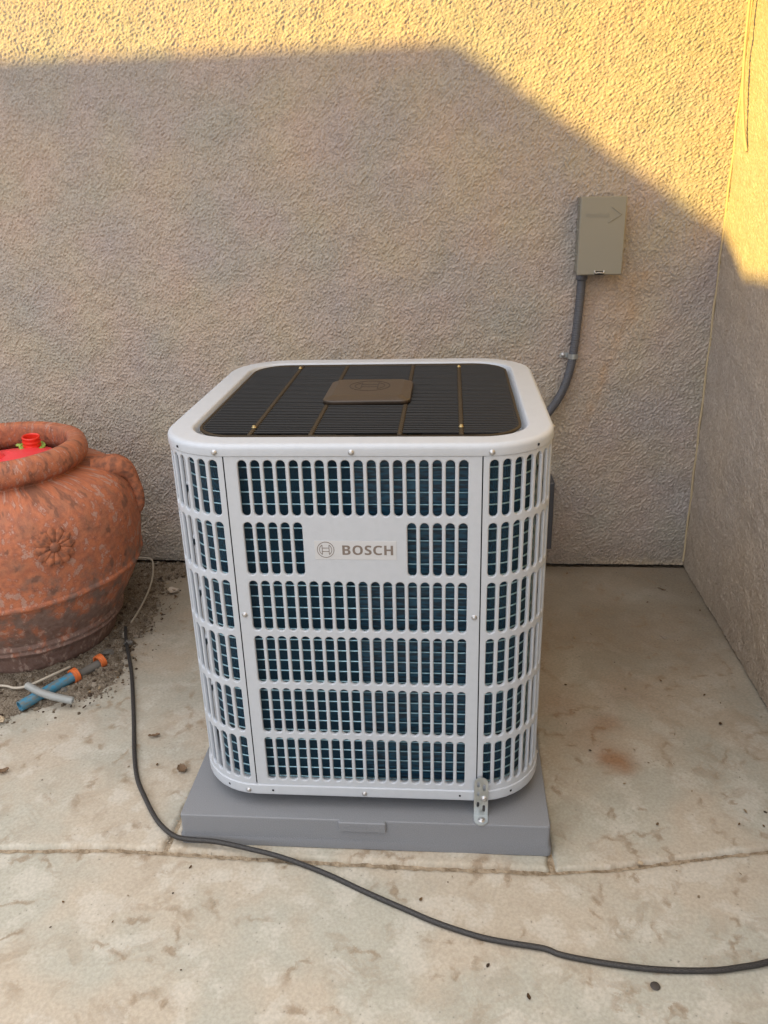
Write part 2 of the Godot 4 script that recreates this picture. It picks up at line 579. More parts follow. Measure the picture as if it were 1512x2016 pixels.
func walls() -> void:
	var n1 := noise(0.0022, 201, 3)
	var n2 := noise(0.012, 202, 4)
	var n3 := noise(0.0035, 203, 3)
	var streak := noise(0.02, 204, 3)
	var x0 := -1.75
	var back_tone := func(x: float, y: float) -> Color:
		var wx := x + x0
		var t := clampf(0.5 + 1.1 * n1.get_noise_2d(x * 1000.0, y * 1000.0), 0.0, 1.0)
		var c := Color(0.375, 0.335, 0.297).lerp(Color(0.430, 0.357, 0.285), t)
		var p := clampf(n3.get_noise_2d(x * 1000.0 + 700.0, y * 1000.0) * 1.6, -1.0, 1.0) * 0.03
		c = Color(c.r * (1.0 + p), c.g * (1.0 - p * 0.2), c.b * (1.0 + p * 0.8))
		var k := 1.0 + 0.05 * n2.get_noise_2d(x * 1000.0, y * 1000.0)
		# rusty run-off below the switch box
		var cx := 0.715 - (0.95 - y) * 0.30
		if y < 1.04 and y > 0.45:
			var d := absf(wx - cx - 0.012 * streak.get_noise_1d(y * 1000.0)) / (0.016 + 0.035 * smoothstep(0.8, 1.0, y))
			var a := exp(-d * d) * 0.38 * smoothstep(0.45, 0.62, y) * (0.7 + 0.8 * streak.get_noise_2d(x * 900.0, y * 300.0))
			c = c.lerp(Color(0.42, 0.26, 0.13), clampf(a, 0, 1))
		# splashed soil and a pale salt line at the foot
		var foot := smoothstep(0.20, 0.0, y + 0.05 * n2.get_noise_2d(x * 700.0, 9.0))
		c = c.lerp(Color(0.27, 0.225, 0.17), foot * 0.62)
		var salt := smoothstep(0.055, 0.01, y + 0.03 * n2.get_noise_1d(x * 1500.0)) * smoothstep(0.55, 0.8, wx)
		c = c.lerp(Color(0.46, 0.36, 0.24), salt * 0.6)
		return Color(c.r * k, c.g * k, c.b * k)
	var bw := thing("stucco_wall", "tan stucco wall behind the air conditioner, its upper edge in sun", "wall", Vector3(0, 0, 0))
	obj("stucco_face", stucco(Vector3(x0, 0.012, 0), Vector3.RIGHT, Vector3.UP, XR - x0 + 0.004, 2.02, 0.0033, 301, 1.0, back_tone, 0.012), M.stucco, bw)
	var g := Geo.new()
	g.box(Vector3(-0.9, 1.32, -0.115), Vector3(7.0, 2.6, 0.2), 0.0)
	obj("wall_core", g, M.stucco_far, bw)
	g = Geo.new()
	g.box(Vector3(-0.3875 - 0.02, 2.327, -0.0065), Vector3(2.725, 0.586, 0.013), 0.0)
	g.box(Vector3(-3.077, 1.32, -0.0065), Vector3(2.65, 2.6, 0.013), 0.0)
	obj("outer_plaster", g, M.stucco_far, bw)
	g = Geo.new()
	g.box(Vector3(-0.9, 0.01, -0.12), Vector3(7.0, 0.06, 0.17), 0.0)
	obj("footing", g, M.tar, bw)

	g = Geo.new()
	g.box(Vector3(-0.9, 2.66, 0.20), Vector3(7.2, 0.10, 1.00), 0.004)  # unseen overhang, added to cut sky light on the wall and rear floor
	g.box(Vector3(-0.9, 2.665, 0.712), Vector3(7.2, 0.16, 0.022), 0.003)
	obj("added_eave", g, M.added_eave, bw)

	var right_tone := func(x: float, y: float) -> Color:
		var t := clampf(0.5 + 1.1 * n1.get_noise_2d(x * 1000.0 + 4000.0, y * 1000.0), 0.0, 1.0)
		var c := Color(0.400, 0.345, 0.290).lerp(Color(0.435, 0.365, 0.290), t)
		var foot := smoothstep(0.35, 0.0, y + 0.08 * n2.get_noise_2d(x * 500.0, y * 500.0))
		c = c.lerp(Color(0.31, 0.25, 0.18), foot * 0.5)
		var k := 1.0 + 0.05 * n2.get_noise_2d(x * 1000.0 + 300.0, y * 1000.0)
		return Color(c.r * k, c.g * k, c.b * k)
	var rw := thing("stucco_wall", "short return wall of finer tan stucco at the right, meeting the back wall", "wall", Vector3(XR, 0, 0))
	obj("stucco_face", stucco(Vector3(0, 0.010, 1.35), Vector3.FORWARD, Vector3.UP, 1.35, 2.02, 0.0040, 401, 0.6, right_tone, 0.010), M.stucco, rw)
	g = Geo.new()
	g.box(Vector3(0.115, 1.32, 2.1), Vector3(0.2, 2.6, 4.4), 0.0)
	obj("wall_core", g, M.stucco_far, rw)
	g = Geo.new()
	g.box(Vector3(0.0075, 1.32, 2.827), Vector3(0.013, 2.6, 2.95), 0.0)
	g.box(Vector3(0.0075, 2.327, 0.68), Vector3(0.013, 0.586, 1.34), 0.0)
	obj("outer_plaster", g, M.stucco_far, rw)
	g = Geo.new()
	g.box(Vector3(0.12, 0.01, 2.1), Vector3(0.18, 0.06, 4.38), 0.0)
	obj("footing", g, M.tar, rw)
	g = Geo.new()
	g.box(Vector3(0.10, 2.66, 2.60), Vector3(0.80, 0.10, 3.7), 0.004)  # unseen overhang along the right wall, also added to block sky light
	obj("added_eave", g, M.added_eave, rw)
	# thin bead of sealant down the inner corner
	g = Geo.new()
	var bead := []
	for k in 40:
		bead.append(Vector3(XR - 0.002 + 0.0015 * sin(k * 1.7), 0.03 + k * 0.05, 0.004 + 0.0015 * cos(k * 2.3)))
	g.tube(PackedVector3Array(bead), PackedFloat32Array([0.0042]), 6)
	tag(obj("sealant_bead", g, M.beige), "thin pale sealant line running down the inner wall corner", "sealant")
	# painted cable hanging in the corner
	g = Geo.new()
	g.tube(smooth_path([Vector3(0.946, 2.6, 0.045), Vector3(0.947, 2.2, 0.055), Vector3(0.950, 1.76, 0.063), Vector3(0.953, 1.574, 0.078), Vector3(0.962, 1.45, 0.105), Vector3(0.972, 1.378, 0.130)], 6), PackedFloat32Array([0.0042]), 8)
	tag(obj("hanging_cable", g, M.beige), "thin tan painted cable hanging loose down the sunlit wall corner", "cable")

func neighbour_house() -> void:
	# stands to the left behind the viewer; its gable and the long garden-side wing throw the shadow on the walls
	var b := Vector3(0.14, 1.70, 0.0) + SUN * 9.0
	var d := Vector3(XR, 1.052, 0.234) + SUN * 10.073
	d.x = b.x
	var n := b + Vector3(0, -0.429 * 3.6, -3.6)
	var back := Vector3(-9.0, 0, 0)
	var o := thing("neighbour_house", "neighbouring gabled house across the yard with a long side wing", "house")
	var g := Geo.new()
	var inn := Vector3(b.x - 4.5, 1.5, b.z)
	var lift := Vector3(0, 0.0, 0)
	g.face(PackedVector3Array([n, b, b + back, n + back]), inn)
	g.face(PackedVector3Array([b, d, d + back, b + back]), inn)
	obj("roof", g, M.roof, o)
	g = Geo.new()
	var low := Vector3(0, -0.03, 0)
	var gable := PackedVector3Array([Vector3(b.x - 0.02, 0, n.z), Vector3(b.x - 0.02, 0, d.z), d + low, b + low, n + low])
	g.face(gable, inn)
	g.face(PackedVector3Array([Vector3(n.x, 0, n.z + 0.02), n + low, n + back + low, Vector3(n.x, 0, n.z + 0.02) + back]), inn)
	g.face(PackedVector3Array([Vector3(b.x, 0, n.z) + back, Vector3(b.x, 0, d.z) + back, d + low + back, b + low + back, n + low + back]), inn)
	obj("wall", g, M.stucco_far, o)
	g = Geo.new()
	var e := d + Vector3(0, 0.037 * 9.0, 9.0)
	var inn2 := Vector3(b.x - 4.0, 1.0, d.z + 4.0)
	var w := Vector3(-8.0, 0, 0)
	g.face(PackedVector3Array([d, e, e + w, d + w]), inn2)
	g.face(PackedVector3Array([d, e, Vector3(e.x, 0, e.z), Vector3(d.x, 0, d.z)]), inn2)
	g.face(PackedVector3Array([e, e + w, Vector3(e.x, 0, e.z) + w, Vector3(e.x, 0, e.z)]), inn2)
	obj("side_wing", g, M.stucco_far, o)


# ------------------------------------------------------------------ the unit
const HALF := 0.37
const RAD := 0.1356
const FLAT := 0.2344
const UY := 0.0743       # top of the pad
const ROW0 := 0.81345
const PITCH_Y := 0.1221

func rim(s: float, half := HALF, rad := RAD) -> Array:
	# place and outward normal at s metres along the outline, 0 = middle of the front
	var flat := half - rad
	var arc := PI * rad / 2
	var quarter := 2 * flat + arc
	var q := fposmod(s + flat, quarter * 4)
	var side := int(q / quarter)
	var r := q - side * quarter
	var p: Vector3
	var n: Vector3
	if r <= 2 * flat:
		p = Vector3(r - flat, 0, half)
		n = Vector3(0, 0, 1)
	else:
		var a := (r - 2 * flat) / rad
		n = Vector3(sin(a), 0, cos(a))
		p = Vector3(flat, 0, flat) + n * rad
	var turn := Basis(Vector3.UP, side * PI / 2)
	return [turn * p, turn * n]

func ring(half: float, rad: float, y: float, seg := 10) -> PackedVector3Array:
	var out := PackedVector3Array()
	var flat := half - rad
	for side in 4:
		var turn := Basis(Vector3.UP, side * PI / 2)
		out.append(turn * Vector3(0, y, half))
		for k in seg + 1:
			var a := PI / 2 * k / seg
			out.append(turn * Vector3(flat + sin(a) * rad, y, flat + cos(a) * rad))
	return out

func loft(g: Geo, section: Array, half := HALF, rad := RAD) -> void:
	var rows := []
	for p in section:
		rows.append(ring(half - p[0], maxf(rad - p[0], 0.004), p[1] - UY))
	g.grid(rows, true)

# a sheet-metal panel with stamped slots: s from a to b, slots centred at the given places
func panel(g: Geo, a: float, b: float, centers: Array, pitch: float, plain: Callable) -> void:
	var hw := 0.0082
	var up := pitch / 2
	var vh := PITCH_Y / 2
	var sr := 0.0464            # centre of each slot's round end above the slot's middle
	var put := func(s: float, y: float, deep: float, ns: float, ny: float, nd: float) -> int:
		var f := rim(s)
		var n: Vector3 = f[1]
		var along := Vector3(n.z, 0, -n.x)
		return g.ptn(f[0] + Vector3(0, y - UY, 0) + n * deep, (along * ns + Vector3.UP * ny + n * nd).normalized())
	var top := 0.8767
	var bottom := 0.1352
	var flatq := func(s0: float, s1: float, y0: float, y1: float) -> void:
		var cuts := maxi(1, int(ceil((s1 - s0) / 0.012)))
		for k in cuts:
			var sa := lerpf(s0, s1, float(k) / cuts)
			var sb := lerpf(s0, s1, float(k + 1) / cuts)
			g.quad(put.call(sa, y0, 0, 0, 0, 1), put.call(sb, y0, 0, 0, 0, 1), put.call(sb, y1, 0, 0, 0, 1), put.call(sa, y1, 0, 0, 0, 1))
	var left: float = centers[0] - up
	var right: float = centers[-1] + up
	flatq.call(a, left, bottom, top)
	flatq.call(right, b, bottom, top)
	flatq.call(left, right, ROW0 + vh, top)
	flatq.call(left, right, bottom, ROW0 - PITCH_Y * 5 - vh)
	var corner := rad_to_deg(atan2(vh - sr, up))
	var angs := [0.0, corner * 0.5, corner, lerpf(corner, 90, 0.5), 90.0, 180 - lerpf(corner, 90, 0.5), 180 - corner, 180 - corner * 0.5, 180.0]
	for row in 6:
		var yc := ROW0 - PITCH_Y * row
		for col in centers.size():
			var sc: float = centers[col]
			if plain.call(row, col):
				flatq.call(sc - up, sc + up, yc - vh, yc + vh)
				continue
			var rings := [[], [], [], [], []]
			for half in 2:
				var sign := 1.0 if half == 0 else -1.0
				for k in angs.size():
					var t := deg_to_rad(angs[k]) + (0.0 if half == 0 else PI)
					var c := cos(t)
					var s := sin(t)
					var cy := yc + sr * sign
					var m := minf(up / maxf(absf(c), 1e-6), (vh - sr) / maxf(absf(s), 1e-6))
					rings[0].append(put.call(sc + c * m, cy + s * m, 0.0, 0, 0, 1))
					rings[1].append(put.call(sc + c * (hw + 0.0026), cy + s * (hw + 0.0026), 0.0, 0, 0, 1))
					rings[2].append(put.call(sc + c * (hw + 0.0010), cy + s * (hw + 0.0010), -0.0006, -c * 0.65, -s * 0.65, 0.75))
					rings[3].append(put.call(sc + c * hw, cy + s * hw, -0.0024, -c, -s, 0.12))
					rings[4].append(put.call(sc + c * hw, cy + s * hw, -0.0058, -c, -s, 0.0))
			for k in 18:
				var k2 := (k + 1) % 18
				for r in 4:
					g.quad(rings[r][k], rings[r][k2], rings[r + 1][k2], rings[r + 1][k])

func screw_head(r := 0.0040) -> Geo:
	var g := Geo.new()
	g.lathe([[0.0068 * r / 0.0048, 0.0], [0.0068 * r / 0.0048, 0.0008], [r, 0.0012], [r * 0.96, 0.0034], [r * 0.7, 0.0044], [r * 0.3, 0.0047], [0.0001, 0.0047]], 10)
	return g

# ring, two arcs and a bar: the round emblem, drawn with thin strips in the plane z = 0
func emblem(r: float, w: float, deep: float) -> Geo:
	var g := Geo.new()
	var strip := func(pts: Array, closed: bool) -> void:
		var n := pts.size()
		var rows := [PackedVector3Array(), PackedVector3Array(), PackedVector3Array(), PackedVector3Array()]
		for k in n:
			var p: Vector2 = pts[k]
			var a: Vector2 = pts[(k - 1 + n) % n] if closed else pts[maxi(k - 1, 0)]
			var b: Vector2 = pts[(k + 1) % n] if closed else pts[mini(k + 1, n - 1)]
			var t := (b - a).normalized()
			var q := Vector2(t.y, -t.x) * w * 0.5
			rows[0].append(Vector3(p.x + q.x, p.y + q.y, 0))
			rows[1].append(Vector3(p.x + q.x, p.y + q.y, deep))
			rows[2].append(Vector3(p.x - q.x, p.y - q.y, deep))
			rows[3].append(Vector3(p.x - q.x, p.y - q.y, 0))
		for k in 3:
			g.grid([rows[k], rows[k + 1]], closed)
	var c := []
	for k in 48:
		c.append(Vector2(cos(TAU * k / 48), sin(TAU * k / 48)) * r)
	strip.call(c, true)
	for s in [-1.0, 1.0]:
		var a := []
		for k in 15:
			var t := lerpf(-0.98, 0.98, k / 14.0)
			a.append(Vector2(s * cos(t), sin(t) * s) * r * 0.74)
		strip.call(a, false)
		var x: float = s * r * 0.74 * cos(0.98)
		var y := r * 0.74 * sin(0.98)
		strip.call([Vector2(x, -y), Vector2(x, y)], false)
		strip.call([Vector2(-r * 0.40, s * r * 0.22), Vector2(r * 0.40, s * r * 0.22)], false)
	return g

func text_mesh(words: String, bold: bool, width: float, height: float, deep: float, parent: Node, called: String, m: Material, at: Vector3) -> MeshInstance3D:
	var f := SystemFont.new()
	f.font_names = PackedStringArray(["Droid Sans"])
	f.font_weight = 700 if bold else 400
	var t := TextMesh.new()
	t.text = words
	t.font = f
	t.font_size = 48
	t.pixel_size = 0.001
	t.depth = 0.01
	t.curve_step = 2.0
	var o := obj(called, t, m, parent)
	var bb := t.get_aabb()
	o.scale = Vector3(width / bb.size.x, height / bb.size.y, deep / 0.01)
	o.position = at - Vector3(bb.get_center().x * o.scale.x, bb.get_center().y * o.scale.y, 0)
	return o

func pad_and_unit() -> void:
	# --- the plastic pad
	var p := thing("equipment_pad", "grey plastic equipment pad under the air conditioner", "pad", Vector3(-0.0476, 0.0, 0.9985))
	var hx := 0.3995
	var g := Geo.new()
	var rows := []
	for q in [[0.0, 0.0], [0.0, 0.020], [0.0035, 0.024], [0.0040, 0.0705], [0.0050, 0.0733], [0.0068, 0.0743], [0.10, 0.0743], [0.30, 0.0743]]:
		rows.append(ring(hx - q[0], maxf(0.009 - q[0] * 0.4, 0.004), q[1] + 0.0015, 5))
	g.grid(rows, true)
	g.disc(rows[-1], Vector3(0, 0.0758, 0), false)
	obj("slab", g, M.pad, p)
	g = Geo.new()
	g.box(Vector3(0.0005, 0.0630, hx - 0.0035), Vector3(0.101, 0.0255, 0.014), 0.0022)
	obj("name_plate", g, M.pad, p)
	g = Geo.new()
	for k in 9:
		g.box(Vector3(-0.036 + k * 0.0088, 0.0635 + 0.0012 * (k % 2), hx + 0.0036), Vector3(0.0055, 0.0055 + 0.002 * (k % 3), 0.0006), 0.0)
	obj("moulded_marks", g, M.pad, p)

	# --- the unit
	var u := thing("air_conditioner", "silver grey outdoor air conditioner with slotted guard panels and black top grille", "air conditioner", Vector3(-0.0408, UY, 0.99))
	g = Geo.new()
	for x in [-0.27, 0.27]:
		for z in [-0.27, 0.27]:
			g = Geo.new()
			g.lathe([[0.034, 0.0015], [0.034, 0.030], [0.030, 0.038], [0.0001, 0.038]], 16, Transform3D(Basis(), Vector3(x, 0, z)))
			obj("foot", g, M.rubber, u)
	# base pan and its rim
	g = Geo.new()
	loft(g, [[0.30, 0.1105], [0.02, 0.1105], [-0.0005, 0.1100], [-0.0026, 0.1115], [-0.0030, 0.114], [-0.0030, 0.1330], [-0.0022, 0.1350], [0.0010, 0.1358], [0.10, 0.1358], [0.32, 0.1358]])
	g.disc(ring(0.07, 0.004, 0.1105 - UY), Vector3(0, 0.1105 - UY, 0), true)
	g.disc(ring(0.05, 0.004, 0.1358 - UY), Vector3(0, 0.1358 - UY, 0), false)
	obj("base_pan", g, M.paint, u)
	# slotted panels all round
	var q4 := 4 * FLAT / 2 + PI * RAD / 2
	var cs := []
	for k in 18:
		cs.append((k - 8.5) * 0.02365)
	for side in 4:
		var s0 := side * q4
		g = Geo.new()
		var c := []
		for x in cs:
			c.append(s0 + x)
		var plain: Callable = func(_r: int, _c: int) -> bool: return false
		if side == 0:
			plain = func(r: int, k: int) -> bool: return r == 1 and k >= 5 and k <= 12
		elif side == 2:
			plain = func(_r: int, k: int) -> bool: return k < 10
		panel(g, s0 - 0.2334, s0 + 0.2334, c, 0.02365, plain)
		obj(["front_panel", "side_panel", "rear_panel", "side_panel"][side], g, M.paint, u)
		g = Geo.new()
		c = []
		var mid := s0 + q4 / 2
		for k in 8:
			c.append(mid + (k - 3.5) * 0.0243)
		panel(g, s0 + 0.2358, s0 + q4 - 0.2358, c, 0.0243, func(_r: int, _k: int) -> bool: return false)
		obj("corner_panel", g, M.paint, u)
	# the seams' dark backing strips
	for k in 8:
		var s := (k / 2) * q4 + (0.2346 if k % 2 == 0 else -0.2346)
		var f := rim(s, HALF - 0.004, RAD - 0.004)
		var fr := Transform3D(Basis(Vector3(f[1].z, 0, -f[1].x), Vector3.UP, f[1]), f[0])
		g = Geo.new()
		g.box(Vector3(0, 0.506 - UY, 0), Vector3(0.010, 0.735, 0.0012), 0.0, fr)
		obj("seam_strip", g, M.dark_hole, u)
	# coil behind the panels
	g = Geo.new()
	var crow := []
	for y in [0.140, 0.872]:
		crow.append(ring(0.342, 0.108, y - UY))
	g.grid(crow, true, 26.0, 9.0)
	var fins := M.coil.duplicate() as StandardMaterial3D
	fins.heightmap_enabled = true
	var stripes := Image.create(64, 8, false, Image.FORMAT_L8)
	for x in 64:
		stripes.fill_rect(Rect2i(x, 0, 1, 8), Color.from_hsv(0, 0, 0.5 + 0.5 * sin(x * TAU / 8.0)))
	fins.heightmap_texture = ImageTexture.create_from_image(stripes)
	fins.heightmap_scale = 0.08
	obj("coil_fins", g, fins, u)
	for k in 30:
		var y := 0.8465 - PITCH_Y / 5.0 * k
		g = Geo.new()
		var loop := ring(0.3442, 0.1102, y - UY, 8)
		loop.append(loop[0])
		loop.append(loop[1])
		g.tube(loop, PackedFloat32Array([0.0016]), 6, false)
		obj("coil_tube", g, M.coil_tube, u)
	# top lid
	g = Geo.new()
	loft(g, [[0.012, 0.8767], [-0.0012, 0.8762], [-0.0024, 0.8775], [-0.0024, 0.8890], [-0.0014, 0.8935], [0.0012, 0.8968], [0.0048, 0.8986], [0.0090, 0.8992], [0.0420, 0.8994], [0.0455, 0.8986], [0.0480, 0.8965], [0.0545, 0.8790], [0.0575, 0.8765], [0.082, 0.8760], [0.082, 0.8740], [0.04, 0.8740]])
	obj("top_lid", g, M.paint, u)
	# fan orifice, fan and motor under the grille
	g = Geo.new()
	var hole := PackedVector3Array()
	var outer := ring(0.335, 0.10, 0.862 - UY, 10)
	for v in outer:
		hole.append(Vector3(v.x, 0, v.z).normalized() * 0.285 + Vector3(0, v.y, 0))
	var tub := PackedVector3Array()
	for v in hole:
		tub.append(v - Vector3(0, 0.10, 0))
	g.grid([outer, hole, tub], true)
	obj("fan_shroud", g, M.black, u)
	g = Geo.new()
	g.lathe([[0.0001, 0.74 - UY], [0.075, 0.74 - UY], [0.08, 0.75 - UY], [0.08, 0.83 - UY], [0.07, 0.845 - UY], [0.0001, 0.848 - UY]], 24)
	obj("fan_motor", g, M.black, u)
	for k in 3:
		g = Geo.new()
		var br := []
		for j in 7:
			var rr := lerpf(0.07, 0.272, j / 6.0)
			var row := PackedVector3Array()
			for i in 6:
				var a := k * TAU / 3 + (i / 5.0 - 0.5) * 1.5 + j * 0.07
				row.append(Vector3(rr * cos(a), 0.77 - UY + (i / 5.0 - 0.5) * -0.06, -rr * sin(a)))
			br.append(row)
		g.grid(br)
		obj("fan_blade", g, M.black, u)
	# grille
	var gy := 0.8945 - UY
	var gh := 0.309
	var gr := 0.080
	for k in 2:
		g = Geo.new()
		var loop := ring(gh - k * 0.0055, gr - k * 0.0055, gy - 0.0005 - k * 0.0025, 8)
		loop.append(loop[0])
		loop.append(loop[1])
		g.tube(loop, PackedFloat32Array([0.0034]), 8, false)
		obj("grille_frame", g, M.bar, u)
	var count := 49
	for k in count:
		var z := (k - (count - 1) / 2.0) * 0.0120 - 0.003
		var over := absf(z) - (gh - gr)
		var half := gh - 0.003
		if over > 0:
			half = gh - gr + sqrt(maxf(gr * gr - over * over, 0.0)) - 0.002
		g = Geo.new()
		var sag := -0.0012 if k == 10 else 0.0
		g.tube(PackedVector3Array([Vector3(-half, gy, z), Vector3(-half * 0.35, gy + rng.randf_range(-0.0003, 0.0003), z + rng.randf_range(-0.0004, 0.0004)), Vector3(half * 0.35, gy + rng.randf_range(-0.0003, 0.0003), z + sag), Vector3(half, gy, z)]), PackedFloat32Array([0.0022]), 8)
		obj("grille_wire", g, M.wire, u)
	for x in [-0.199, -0.083, 0.083, 0.197]:
		g = Geo.new()
		g.box(Vector3(x, gy + 0.0008, 0), Vector3(0.0066, 0.0050, 0.612), 0.0012)
		for k in 51:
			g.box(Vector3(x, gy + 0.0010, (k - 25) * 0.012), Vector3(0.0098, 0.0052, 0.0040), 0.0014)
		obj("grille_bar", g, M.bar, u)
		if absf(x) > 0.15:
			for z in [-0.262, 0.262]:
				var s := obj("grille_screw", screw_head(0.0033), M.brass, u)
				s.position = Vector3(x, gy + 0.0042, z)
	# motor cover in the middle with its engraved emblem
	var cap := Geo.new()
	var cr := []
	for q in [[0.01, 0.8960], [0.0, 0.8968], [0.0, 0.9045], [0.0014, 0.9062], [0.0185, 0.9128], [0.0205, 0.9133], [0.06, 0.9135]]:
		cr.append(ring(0.0925 - q[0], maxf(0.020 - q[0] * 0.55, 0.004), q[1] - UY, 6))
	cap.grid(cr, true)
	cap.disc(cr[-1], Vector3(0, 0.9135 - UY, 0), false)
	var cp := obj("motor_cover", cap, M.cap, u)
	var em := obj("emblem", emblem(0.044, 0.0022, 0.0005), M.black, cp)
	em.rotation.x = -PI / 2
	em.position = Vector3(0, 0.9134 - UY, -0.010)
	# badge
	g = Geo.new()
	g.box(Vector3(0, 0, 0), Vector3(0.1546, 0.0385, 0.0006), 0.0002)
	var bd := obj("badge", g, M.sticker, u)
	bd.position = Vector3(0.0002, 0.6912 - UY, HALF + 0.0003)
	var e2 := obj("emblem", emblem(0.0158, 0.0011, 0.0004), M.logo_grey, bd)
	e2.position = Vector3(-0.0560, 0.0008, 0.0003)
	text_mesh("BOSCH", true, 0.0955, 0.0196, 0.0005, bd, "lettering", M.logo_grey, Vector3(0.0233, 0.0003, 0.00032))
	# screws
	for s in [[-0.249, 0.8845], [0.0005, 0.8842], [0.250, 0.8835]]:
		_screw(u, s[0], s[1], 0.0026)
	for s in [[-0.2232, 0.5500], [0.2240, 0.5510]]:
		_screw(u, s[0], s[1], 0.0)
	for s in [[-0.2530, 0.1215], [-0.0022, 0.1212], [0.462, 0.1225]]:
		_screw(u, s[0], s[1], 0.0032)
	_screw(u, 0.470, 0.8835, 0.0026)
	_screw(u, -0.470, 0.8835, 0.0026)
	for s in [[-0.200, 0.1225], [0.200, 0.1235], [0.310, 0.1235], [-0.335, 0.8850], [0.345, 0.8850], [-0.30, 0.1235]]:
		var f := rim(s[0])
		g = Geo.new()
		g.box(Vector3.ZERO, Vector3(0.0042, 0.0042, 0.0012), 0.0, Transform3D(Basis(Vector3(f[1].z, 0, -f[1].x), Vector3.UP, f[1]), f[0] + f[1] * 0.0031 + Vector3(0, s[1] - UY, 0)))
		obj("punched_hole", g, M.dark_hole, u)

	# --- hold-down strap
	var br := thing("hold_down_strap", "galvanised slotted hold-down strap screwed to the unit's lower right front edge", "bracket", Vector3(0.2035, UY + 0.0015, 1.3660))
	var csg := CSGCombiner3D.new()
	csg.name = "slotted_plate"
	csg.material_override = M.galv
	br.add_child(csg)
	var cut := func(called: String, pts: PackedVector2Array, at: Vector3, deep: float, op: int) -> void:
		var c := CSGPolygon3D.new()
		c.name = called
		c.polygon = pts
		c.depth = deep
		c.position = at
		c.operation = op
		csg.add_child(c, true)
	cut.call("plate_outline", stadium(0.0147, 0.100, true), Vector3(0, 0.0, 0.002), 0.0024, CSGShape3D.OPERATION_UNION)
	for s in [[-0.0062, 0.030, 0.0028, 0.014], [-0.0062, 0.058, 0.0026, 0.012], [-0.0062, 0.083, 0.0028, 0.015], [0.0062, 0.020, 0.0029, 0.018], [0.0062, 0.075, 0.0029, 0.018]]:
		cut.call("slot", stadium(s[2], s[3], false), Vector3(s[0], s[1], 0.005), 0.006, CSGShape3D.OPERATION_SUBTRACTION)
	g = Geo.new()
	var foot := []
	for k in 13:
		var a := PI * k / 12
		foot.append(Vector3(cos(a) * 0.0147, 0, 0.0165 + sin(a) * 0.0147))
	var lo := PackedVector3Array([Vector3(0.0147, 0, 0.0005)])
	lo.append_array(PackedVector3Array(foot))
	lo.append(Vector3(-0.0147, 0, 0.0005))
	var hi := PackedVector3Array()
	for v in lo:
		hi.append(v + Vector3(0, 0.0024, 0))
	var rlo := lo.duplicate()
	var rhi := hi.duplicate()
	rlo.reverse()
	rhi.reverse()
	g.grid([rlo, rhi], true)
	g.disc(rhi, Vector3(0, 0.0024, 0.012), false)
	obj("bent_foot", g, M.galv, br)
	var sc := obj("screw", screw_head(0.0055), M.screw, br)
	sc.position = Vector3(0.001, 0.0024, 0.016)
	sc = obj("screw", screw_head(0.0055), M.screw, br)
	sc.rotation.x = PI / 2
	sc.position = Vector3(0.0062, 0.046, 0.002)

func stadium(w: float, h: float, only_top: bool) -> PackedVector2Array:
	var out := PackedVector2Array()
	if only_top:
		out.append(Vector2(-w, 0))
		out.append(Vector2(w, 0))
		for k in 13:
			var a := PI * k / 12
			out.append(Vector2(cos(a) * w, h - w + sin(a) * w))
		return out
	for k in 7:
		var a := PI * k / 6
		out.append(Vector2(cos(a) * w, h / 2 - w + sin(a) * w))
	for k in 7:
		var a := PI + PI * k / 6
		out.append(Vector2(cos(a) * w, -h / 2 + w + sin(a) * w))
	return out

func _screw(u: Node3D, s: float, y: float, out: float) -> void:
	var f := rim(s)
	var o := obj("screw", screw_head(), M.screw, u)
	var n: Vector3 = f[1]
	o.transform = Transform3D(Basis(Vector3(n.z, 0, -n.x), n, Vector3(n.z, 0, -n.x).cross(n)), f[0] + n * out + Vector3(0, y - UY, 0))


